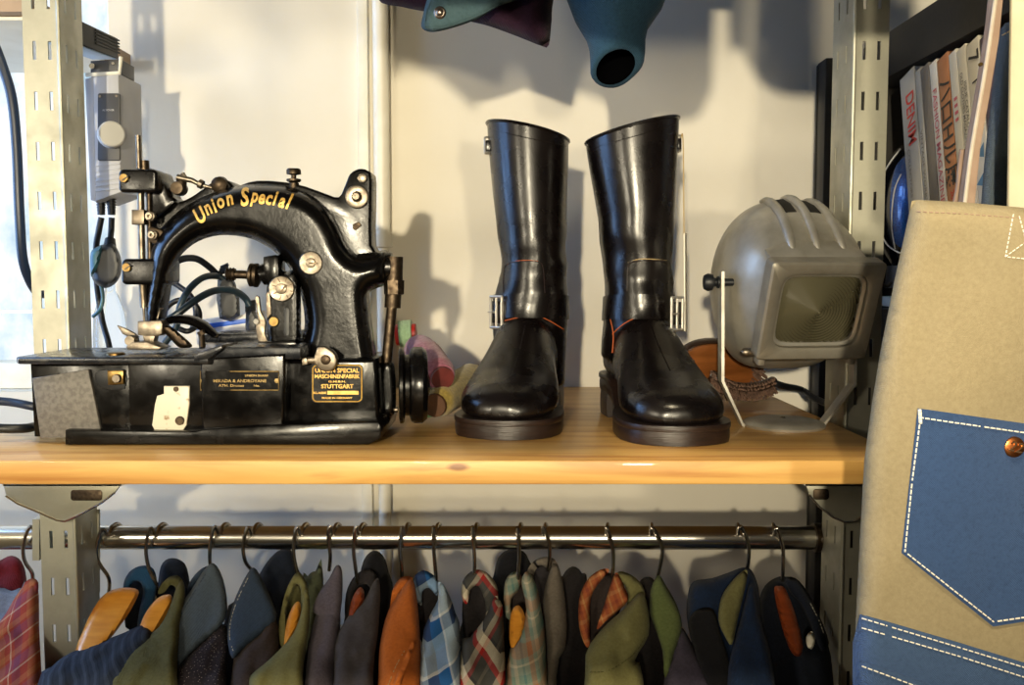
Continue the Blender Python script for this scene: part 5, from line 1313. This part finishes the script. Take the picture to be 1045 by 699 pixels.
# ================================================================== jackets hanging above the boots: only their lower ends come into view
JD = .985
f_lining = mat('shaded_black_lining', '#040405', 1., spec=0)  # dark lining, with the shade deep in the cuff put into its black
m_tealcord = fabric('teal_cord', '#1c3548', '#2b4a60', 500, speck=1); f_plum = fabric('plum_cloth', '#22111f', '#32192e', 500); f_tealden = fabric('grey_teal_denim', '#30444a', '#4a626a', 800, speck=1.2)
J1 = thing('jacket', 'plum lined jacket with a grey teal button tab, hanging at the top centre', 'jacket', P(500, 40, JD))
bm = B(); pillow(bm, [(378, -340), (430, -372), (560, -372), (596, -340), (592, -150), (566, -8), (563, 20), (560, 46), (553, 47), (530, 38), (500, 27), (480, 22), (440, 13), (410, 7), (384, -3), (372, -60), (370, -200)], JD+.02, .022, 16, 9, wr=.004, seed=31); mk('body', bm, f_plum, J1, angle=180)
bm = B(); pillow(bm, [(430, 27), (432, 14), (440, -8), (470, -40), (560, -60), (566, -20), (530, -1), (510, 6), (490, 18), (470, 26), (448, 32), (436, 32)], JD-.02, .006, 5, 5, wr=.0015, seed=33, smooth=3); tb1 = mk('tab', bm, f_tealden, J1, 'grey teal buttoned tab', tree=True, angle=180)
bm = B(); seam(bm, [(434, 27), (436, 12), (443, -6)], TREES[tb1], .0006, .0002); seam(bm, [(434, 28), (448, 29), (470, 23), (490, 15), (512, 3)], TREES[tb1], .0006, .0002); mk('tab_seam', bm, f_tealden, tb1)
bm = B(); h_ = hit(TREES[tb1], 449, 13, 0); lathe(bm, h_, (-.1, -1, -.1), [(-.001, .0062), (.001, .0062), (.002, .0052), (.0022, .004), (.0035, .003), (.0042, 0)], 20); mk('snap_button', bm, mat('antique_copper', '#8d8076', .3, 1.), tb1, 'round metal snap button')
J2 = thing('jacket', 'blue teal jacket whose empty sleeve hangs down above the right boot', 'jacket', P(628, 80, JD))
bm = B()
def cuffring(cx, py, wx, dep, tilt, d):
    c = P(cx, py, d); w = wx*d/F; return [c+Vector((w*cos(2*pi*k/28), dep*sin(2*pi*k/28), tilt*sin(2*pi*k/28)+.004*cos(2*pi*k/28))) for k in range(28)]
rg = [cuffring(626, -330, 60, .05, 0, JD), cuffring(628, -200, 62, .05, -.005, JD), cuffring(629, -60, 58, .045, -.006, JD), cuffring(631, -10, 52, .042, -.008, JD), cuffring(631, 14, 44, .04, -.01, JD), cuffring(630, 32, 31, .032, -.013, JD), cuffring(630, 44, 27.5, .028, -.016, JD), cuffring(629.5, 57, 26.5, .026, -.017, JD), cuffring(629, 66, 26, .0255, -.0175, JD), cuffring(628.5, 69.5, 23.5, .0225, -.0155, JD), cuffring(628.3, 69, 19.5, .0185, -.0135, JD)]
rings2 = rg
R = [[bm.verts.new(p) for p in r] for r in rings2]
for a, b_ in zip(R, R[1:]):
    for k in range(28): bm.faces.new((a[k-1], a[k], b_[k], b_[k-1]))
bm.faces.new(R[0])
bm.normal_update()
for v in bm.verts:
    q = noise.noise(v.co*28); v.co += v.normal*(.003*q)
mk('sleeve', bm, m_tealcord, J2, angle=70)
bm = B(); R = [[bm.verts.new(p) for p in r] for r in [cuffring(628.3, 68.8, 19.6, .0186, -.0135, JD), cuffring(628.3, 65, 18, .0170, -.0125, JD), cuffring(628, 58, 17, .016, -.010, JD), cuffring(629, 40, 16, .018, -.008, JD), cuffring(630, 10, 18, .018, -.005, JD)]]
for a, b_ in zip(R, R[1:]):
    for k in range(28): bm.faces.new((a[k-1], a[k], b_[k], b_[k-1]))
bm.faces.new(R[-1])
mk('cuff_lining', bm, f_lining, J2, 'black lining inside the cuff, darkened for its shade', angle=70)
bm = B(); pillow(bm, [(600, -340), (660, -372), (800, -372), (850, -330), (846, -200), (836, -90), (800, -70), (740, -66), (690, -75), (640, -70), (604, -110)], JD+.03, .03, 20, 12, wr=.004, seed=41); mk('body', bm, m_tealcord, J2, angle=180)
for J, x in ((J1, 500), (J2, 730)):
    px, dd = P(x, -372, 1.03).x, 1.03
    t = thing('coat_hanger', 'hanger hook on the upper rail over the %s' % ('plum lined jacket' if J is J1 else 'blue teal jacket'), 'hanger', (px, dd, uz-.06), 'hangers on the upper rail')
    bm = B(); tube(bm, [Vector((px, JD+.02, P(x, -365, JD).z)), Vector((px, 1.012, uz-.02)), Vector((px, 1.0155, uz)), Vector((px, 1.03, uz+.0142)), Vector((px, 1.0445, uz)), Vector((px, 1.04, uz-.012))], .0018, 8, 4); mk('hook', bm, m_hook, t)

# unseen jackets and rail added above the frame, shaped to shade the upper wall
LAMP = Vector((-.32, -1.6, CAMZ+.22))
def toward(px, py, d=.62):
    w_ = P(px, py, RB); k = (d-LAMP.y)/(RB-LAMP.y); q = LAMP+(w_-LAMP)*k-CAM
    yc = q.y*cos(PITCH)-q.z*sin(PITCH); zc = q.y*sin(PITCH)+q.z*cos(PITCH)
    return (CX+F*q.x/yc, CY-F*zc/yc)
t = thing('clothes_rail', 'unseen chromed rail added above the frame for the shading jackets', 'rail', (0, .62, CAMZ+.78))
bm = B(); tube(bm, [(-.7, .62, CAMZ+.78), (.7, .62, CAMZ+.78)], .012, 18); mk('tube', bm, m_chrome, t)
for lab, outl in (('unseen dark jacket added above the frame at the right to shade the wall', [(742, -500), (742, 0), (756, 50), (775, 84), (800, 97), (840, 98), (900, 96), (930, 60), (940, -500)]), ('unseen dark jacket added above the frame at the centre to shade the wall', [(402, -500), (398, 30), (412, 62), (440, 74), (470, 98), (486, 112), (492, 86), (540, 84), (566, 96), (574, 108), (584, 92), (640, 112), (700, 124), (722, 100), (728, 30), (730, -500)])):
    t = thing('jacket', lab, 'jacket', P(*toward(sum(p[0] for p in outl)/len(outl), 80), .62), 'unseen jackets added to shade the wall')
    bm = B(); pillow(bm, [toward(x, y) for x, y in outl], .62, .02, 30, 14, smooth=3); mk('body', bm, f_black, t, angle=180)

# ================================================================== canvas apron bag hanging at the right, close to the camera
f_canvas = fabric('khaki_canvas', '#94876a', '#a5987a', 1100, speck=.5, bump=.6)
f_den = fabric('indigo_denim', '#1b2e54', '#3e5987', 900, speck=1.6, bump=.8); f_den2 = fabric('indigo_denim_base', '#22385a', '#4c6690', 900, speck=1.6, bump=.8)
m_whitethread = mat('white_thread', '#efeadc', .7)
m_copper = mat('copper_rivet', '#d88a50', .28, 1., c2='#b8683a', scale=200)
BD = .66
BG = thing('tote_bag', 'khaki canvas bag with a blue denim pocket hanging close at the right edge', 'bag', P(990, 700, BD))
body_out = [(930.5, 205), (936, 204), (980, 206), (1045, 212), (1130, 218), (1240, 226), (1250, 330), (1262, 520), (1270, 700), (1268, 860), (1100, 880), (880, 850), (870, 760), (872, 660), (877, 560), (882, 470), (890, 410), (900, 350), (913, 285), (923, 240)]
def bagd(x, y): return BD+.012*noise.noise(Vector((x*.006, y*.004, 3)))-.006*sin((x-900)*.012)
bm = B(); pillow(bm, body_out, bagd, .018, 26, 9, smooth=0, wr=.0035, wf=(14, 10, 8), seed=5); bag = mk('body', bm, f_canvas, BG, tree=True, angle=180); tbg = TREES[bag]
bm = B(); patch(bm, [(936.5, 416.5), (1045, 432), (1128, 444), (1122, 622), (1013, 639), (920, 564)], tbg, .0014, 7); pk = mk('pocket', bm, f_den, BG, 'dark blue denim patch pocket', tree=True, smooth=True); tpk = TREES[pk]
bm = B(); patch(bm, [(872.5, 625), (905, 634), (980, 656), (1045, 676), (1150, 700), (1262, 716), (1266, 850), (1100, 870), (884, 840), (872, 760)], tbg, .0026, 6); bs = mk('base_panel', bm, f_den2, BG, 'blue denim base', tree=True); tbs = TREES[bs]
bm = B(); patch(bm, [(869, 671), (880, 674), (960, 702), (1045, 728), (1250, 760), (1262, 845), (1100, 866), (884, 836), (870, 760)], tbs, .0024, 7); bs2 = mk('lower_fold', bm, f_den2, bs, tree=True)
bm = B()
stitches(bm, [(938, 426), (1000, 435), (1045, 441.5), (1120, 452)], tpk, 4.5, 1.6, .00055)
stitches(bm, [(940, 421), (931, 490), (923.5, 563), (1014, 634.5), (1045, 630), (1118, 618)], tpk, 4.5, 1.6, .00055)
stitches(bm, [(938.5, 418), (939.5, 432)], tpk, 3, .6, .0012)
mk('pocket_stitching', bm, m_whitethread, pk, 'white stitching', smooth=False)
bm = B()
stitches(bm, [(874, 629), (905, 638.5), (980, 661), (1045, 681), (1150, 706)], tbs, 4.5, 1.8, .0005); stitches(bm, [(874, 639), (905, 648), (980, 670), (1045, 691), (1150, 716)], tbs, 4.5, 1.8, .0005)
mk('base_stitching', bm, m_whitethread, bs, 'white stitching', smooth=False)
bm = B(); stitches(bm, [(874, 680), (878, 679), (940, 702), (1000, 722)], TREES[bs2], 4.5, 1.8, .0005)
mk('fold_stitching', bm, m_whitethread, bs, 'white stitching', smooth=False)
bm = B(); stitches(bm, [(936, 216), (980, 218), (1045, 223), (1130, 230)], tbg, 4, 2, .0004, .0002); mk('hem_stitching', bm, mat('mauve_thread_line', '#9c8272', .8), bag, smooth=False)
bm = B(); stitches(bm, [(1034, 219), (1026, 262), (1045, 264), (1080, 268)], tbg, 3, 1.6, .0004); stitches(bm, [(1040, 221), (1052, 264)], tbg, 3, 1.6, .0004); stitches(bm, [(1026, 262), (1048, 246), (1070, 224)], tbg, 3, 1.6, .0004); mk('handle_stitching', bm, m_whitethread, bag, smooth=False)
bm = B(); h_ = hit(tpk, 1034.5, 456, 0); k_ = h_.y/F
lathe(bm, h_, (0, -1, 0), [(-.001, 11*k_), (.0006, 11*k_), (.0016, 10.2*k_), (.0019, 9*k_), (.0019, 0)], 28); rv = mk('rivet', bm, m_copper, BG, 'copper rivet stamped with digits')
bm = B(); o_ = h_+Vector((0, -.0021, 0)); letter_at(bm, '22', o_, Vector((.97, 0, -.22)), Vector((.22, 0, .97)), .0072, shear=.2, bold=.01)
g_ = bmesh.ops.extrude_face_region(bm, geom=bm.faces[:]); bmesh.ops.translate(bm, vec=(0, -.0005, 0), verts=[v for v in g_['geom'] if isinstance(v, bmesh.types.BMVert)])
mk('stamped_digits', bm, mat('bright_copper', '#f0c090', .25, 1.), rv, smooth=False)
m_strap = mat('pale_webbing', '#cfc4b0', .7, c2='#bfae9c', scale=60); m_strap2 = mat('pinkish_webbing', '#a88f7c', .7, c2='#947a68', scale=40)
bm = B(); slab3(bm, [P(x, y, .73) for x, y in ((984, 212), (992, 150), (1004, 80), (1013, 20), (1018, -30), (1023, -180), (1034, -180), (1027, -30), (1020, 40), (1010, 100), (1001, 150), (995, 212))], Vector((0, .012, 0)), .001); st_ = mk('strap', bm, m_strap2, BG, 'long pinkish webbing strap')
bm = B(); tube(bm, [P(x, y, .7292) for x, y in ((984, 212), (992, 150), (1004, 80), (1013, 20), (1018, -30), (1023, -180))], .0016, 8, 4); mk('strap_edge', bm, m_strap, st_, 'white turned edge')
bm = B(); slab3(bm, [P(x, y, .745) for x, y in ((972, 214), (977, 190), (979, 165), (981, 152), (986, 152), (987, 168), (983, 195), (980, 214))], Vector((0, .004, 0)), .001); mk('strap', bm, m_strap2, BG)
bm = B(); disc(bm, 1000, 66, .729, 2, .002, n=12); mk('strap_stud', bm, m_brass, st_)
bm = B(); slab3(bm, [P(x, y, .735) for x, y in ((1029.5, 216), (1035, -160), (1100, -160), (1095, 220))], Vector((0, .004, 0)), .001); mk('back_panel', bm, mat('cream_canvas', '#cbc3aa', .8, c2='#c2b99e', scale=50), BG, 'cream upright panel')
# faded jeans behind the bag
JN = thing('jeans', 'folded dark blue jeans hanging behind the canvas bag at the right edge', 'trousers', P(1015, 240, .8))
bm = B(); pillow(bm, [(1021, 30), (1032, 22), (1048, 14), (1090, 10), (1110, 60), (1112, 380), (990, 380), (996, 300), (1001, 210), (1006, 150), (1014, 80)], .80, .014, 12, 5, smooth=2, wr=.002, seed=9); jn = mk('leg', bm, fabric('grey_blue_denim', '#363d44', '#525c63', 700, speck=1.3), JN, tree=True, angle=180)
bm = B(); stitches(bm, [(1023, 36), (1034, 30), (1050, 24)], TREES[jn], 4, 1.5, .0006); mk('waistband_stitching', bm, m_tan, jn, smooth=False)

# ================================================================== magazines and helmet in the bookcase
def book(pt, pb_off, wpx, label, m, texts=(), depth=.2, h=.275, extra=None):
    """upright volume whose spine faces the shelves; pt = pixel column of its far edge at the top, wpx its thickness there"""
    def dd(px): return (XB*F/(px-CX)+.0157)/.9977
    d1, d0 = dd(pt), dd(pt+wpx)             # far and near edge of the top
    t = thing('magazine', label, 'magazine', Vector((XB+depth/2, (d0+d1)/2, CAMZ-.018)), 'magazines in the black bookcase')
    lean = radians(13); c, s_ = cos(lean), sin(lean)
    up_ = Vector((0, s_, c)); nb = Vector((0, c, -s_))     # up the spine (top leans back), across the spine
    z0 = CAMZ-.0125; base_far = Vector((XB, d1-h*s_, z0)); th = (d1-d0)*c
    near = base_far-nb*th
    near.z += 0
    lift = max(0, z0-near.z)
    o = base_far+Vector((0, 0, lift))
    bm = B(); slab3(bm, [o, o-nb*th*.96, o-nb*th*.96+up_*h, o+up_*h], Vector((depth, 0, 0)), .0008)
    if label.find('block') < 0: mk('cover', bm, m, t)
    if texts:
        for s, at, hh, wd, mm, acr in texts:
            bm = B(); letter_at(bm, s, o+up_*(h*at)-nb*(th*acr)+Vector((-.0006, 0, 0)), -up_, -nb, hh, width=wd, bold=.01)
            # reading downwards: letters' tops face the near side
            mk('spine_lettering', bm, mm, t, smooth=False)
    if extra: extra(t, o, up_, nb, th, h)
    return t
m_red = mat('red_ink', '#c8322a', .5); m_blackink = mat('black_ink', '#1c1a18', .5); m_blueink = mat('blue_ink', '#4a7a9c', .5); m_greyink = mat('grey_ink', '#6a6660', .5); m_pinkink = mat('pink_ink', '#c8606a', .5)
pg = mat('grey_spine', '#a7a39a', .5, c2='#9a968c', scale=30); pw = mat('white_spine', '#d8d2c4', .5); pp_ = mat('pale_pink_spine', '#cfb8ac', .5); po = mat('orange_spine', '#c08050', .5, c2='#ae7044', scale=25); pk_ = mat('dark_spine', '#4a3a40', .5, c2='#6a5560', scale=40); pgr = mat('grey_brown_spine', '#6e665c', .5)
book(917.5, 0, 15, 'grey magazine with red DENIM lettering on its spine, farthest into the bookcase', pg, [('DENIM', .775, .023, .066, m_red, .58), ('COLLECTORS ISSUE', .48, .006, .09, m_greyink, .3)])
book(932.8, 0, 5.5, 'thin grey magazine leaning on the DENIM one', pg, [('VINTAGE WORKWEAR', .5, .006, .12, m_greyink, .5)])
book(938.6, 0, 8.5, 'grey brown magazine in the middle of the row', pgr)
book(947.4, 0, 7.5, 'white magazine with fine pink red spine writing', pw, [('FASHION MAGAZINE', .62, .010, .14, m_pinkink, .5)])
book(955.2, 0, 11.5, 'orange magazine with bold black characters on its spine', po, [('ハロHル展', .66, .024, .13, m_blackink, .5), ('2012 SPRING', .3, .008, .06, m_red, .5)])
book(967, 0, 8, 'white magazine with tiny red marks on its spine', pw, [('II', .72, .008, .012, m_pinkink, .5), ('II', .78, .008, .012, m_pinkink, .5)])
def tris(t, o, up_, nb, th, h):
    for at, sz in ((.62, .012), (.54, .016), (.43, .022), (.33, .014)):
        bm = B(); c = o+up_*(h*at)-nb*(th*.5)+Vector((-.0007, 0, 0))
        bm.faces.new([bm.verts.new(c+up_*a*sz-nb*b_*sz) for a, b_ in ((.5, .5), (-.5, .4), (-.1, -.6))]); mk('spine_mark', bm, m_blueink, t, smooth=False)
book(975.4, 0, 9, 'white volume with small vertical writing, second from the near end', pw, [('OLD CLOTHES MAGAZINE', .74, .0055, .085, m_greyink, .35), ('ISSUE CATALOGUE', .72, .0055, .07, m_greyink, .7)])
book(984.8, 0, 13, 'white volume with blue triangles and black strokes on its spine', pw, [('7', .93, .022, .012, m_blackink, .5), ('I', .83, .012, .002, m_blackink, .5)], extra=tris)
book(998.5, 0, 14, 'dark plum magazine at the near end behind the strap', pk_)
# dark helmet with blue sparkle in front of the magazines' far end
hx = P(918, 215, 1.17)
HM = thing('helmet', 'black helmet with a blue sparkle panel and silver piping beside the magazines', 'helmet', Vector((hx.x, 1.19, CAMZ-.0125)))
def spark():
    M = NT('blue_sparkle'); co = M.coord(); v = M.n('ShaderNodeTexVoronoi'); v.inputs['Scale'].default_value = 620; M.l(co, v.inputs['Vector'])
    r = M.ramp([(.0, '#9fd4f4'), (.12, '#1a5a9c'), (.5, '#0a2f66')]); M.l(v.outputs['Distance'], r.inputs[0]); M.l(r.outputs[0], M.b.inputs['Base Color'])
    M.b.inputs['Metallic'].default_value = .5; M.b.inputs['Roughness'].default_value = .3; M.b.inputs['Coat Weight'].default_value = .8; return M.m
hc = P(934, 212, 1.265); 
bm = B(); bmesh.ops.create_uvsphere(bm, u_segments=40, v_segments=24, radius=1, matrix=Matrix.Translation(hc) @ Matrix.Diagonal((.048, .058, .092, 1)))
sh_ = mk('shell', bm, mat('gloss_black', '#08080a', .12, coat=.6), HM, tree=True); tsh = TREES[sh_]
bm = B(); patch(bm, [(912, 178), (918, 165), (930, 158), (938, 175), (938, 255), (926, 254), (914, 248), (909, 225), (909, 200)], tsh, .0012, 3, smooth=3); mk('sparkle_panel', bm, spark(), sh_, 'blue sparkle panel', tree=False)
m_silver = mat('silver_piping', '#c8c6c2', .35, .4)
bm = B(); seam(bm, [(920, 178), (914, 192), (911, 212), (911, 235), (914, 254)], tsh, .0009, .0016); seam(bm, [(919, 152), (909, 165), (901, 180), (898, 200)], tsh, .0009, .0006); seam(bm, [(899, 238), (906, 250), (916, 257), (926, 260)], tsh, .0009, .0006); mk('piping', bm, m_silver, sh_)
bm = B(); lathe(bm, Vector((hc.x, hc.y, CAMZ-.012)), (0, 0, 1), [(0, .03), (.0, .036), (.03, .034), (.03, .0)], 24); mk('neck_rim', bm, m_cable, HM)
bm = B(); q0 = P(905, 281, 1.15); tube(bm, [P(898, 279, 1.15), P(899, 288, 1.14), P(905, 292, 1.14), P(910, 288, 1.14)], .0022, 8, 4); mk('chin_strap', bm, m_cable, HM)
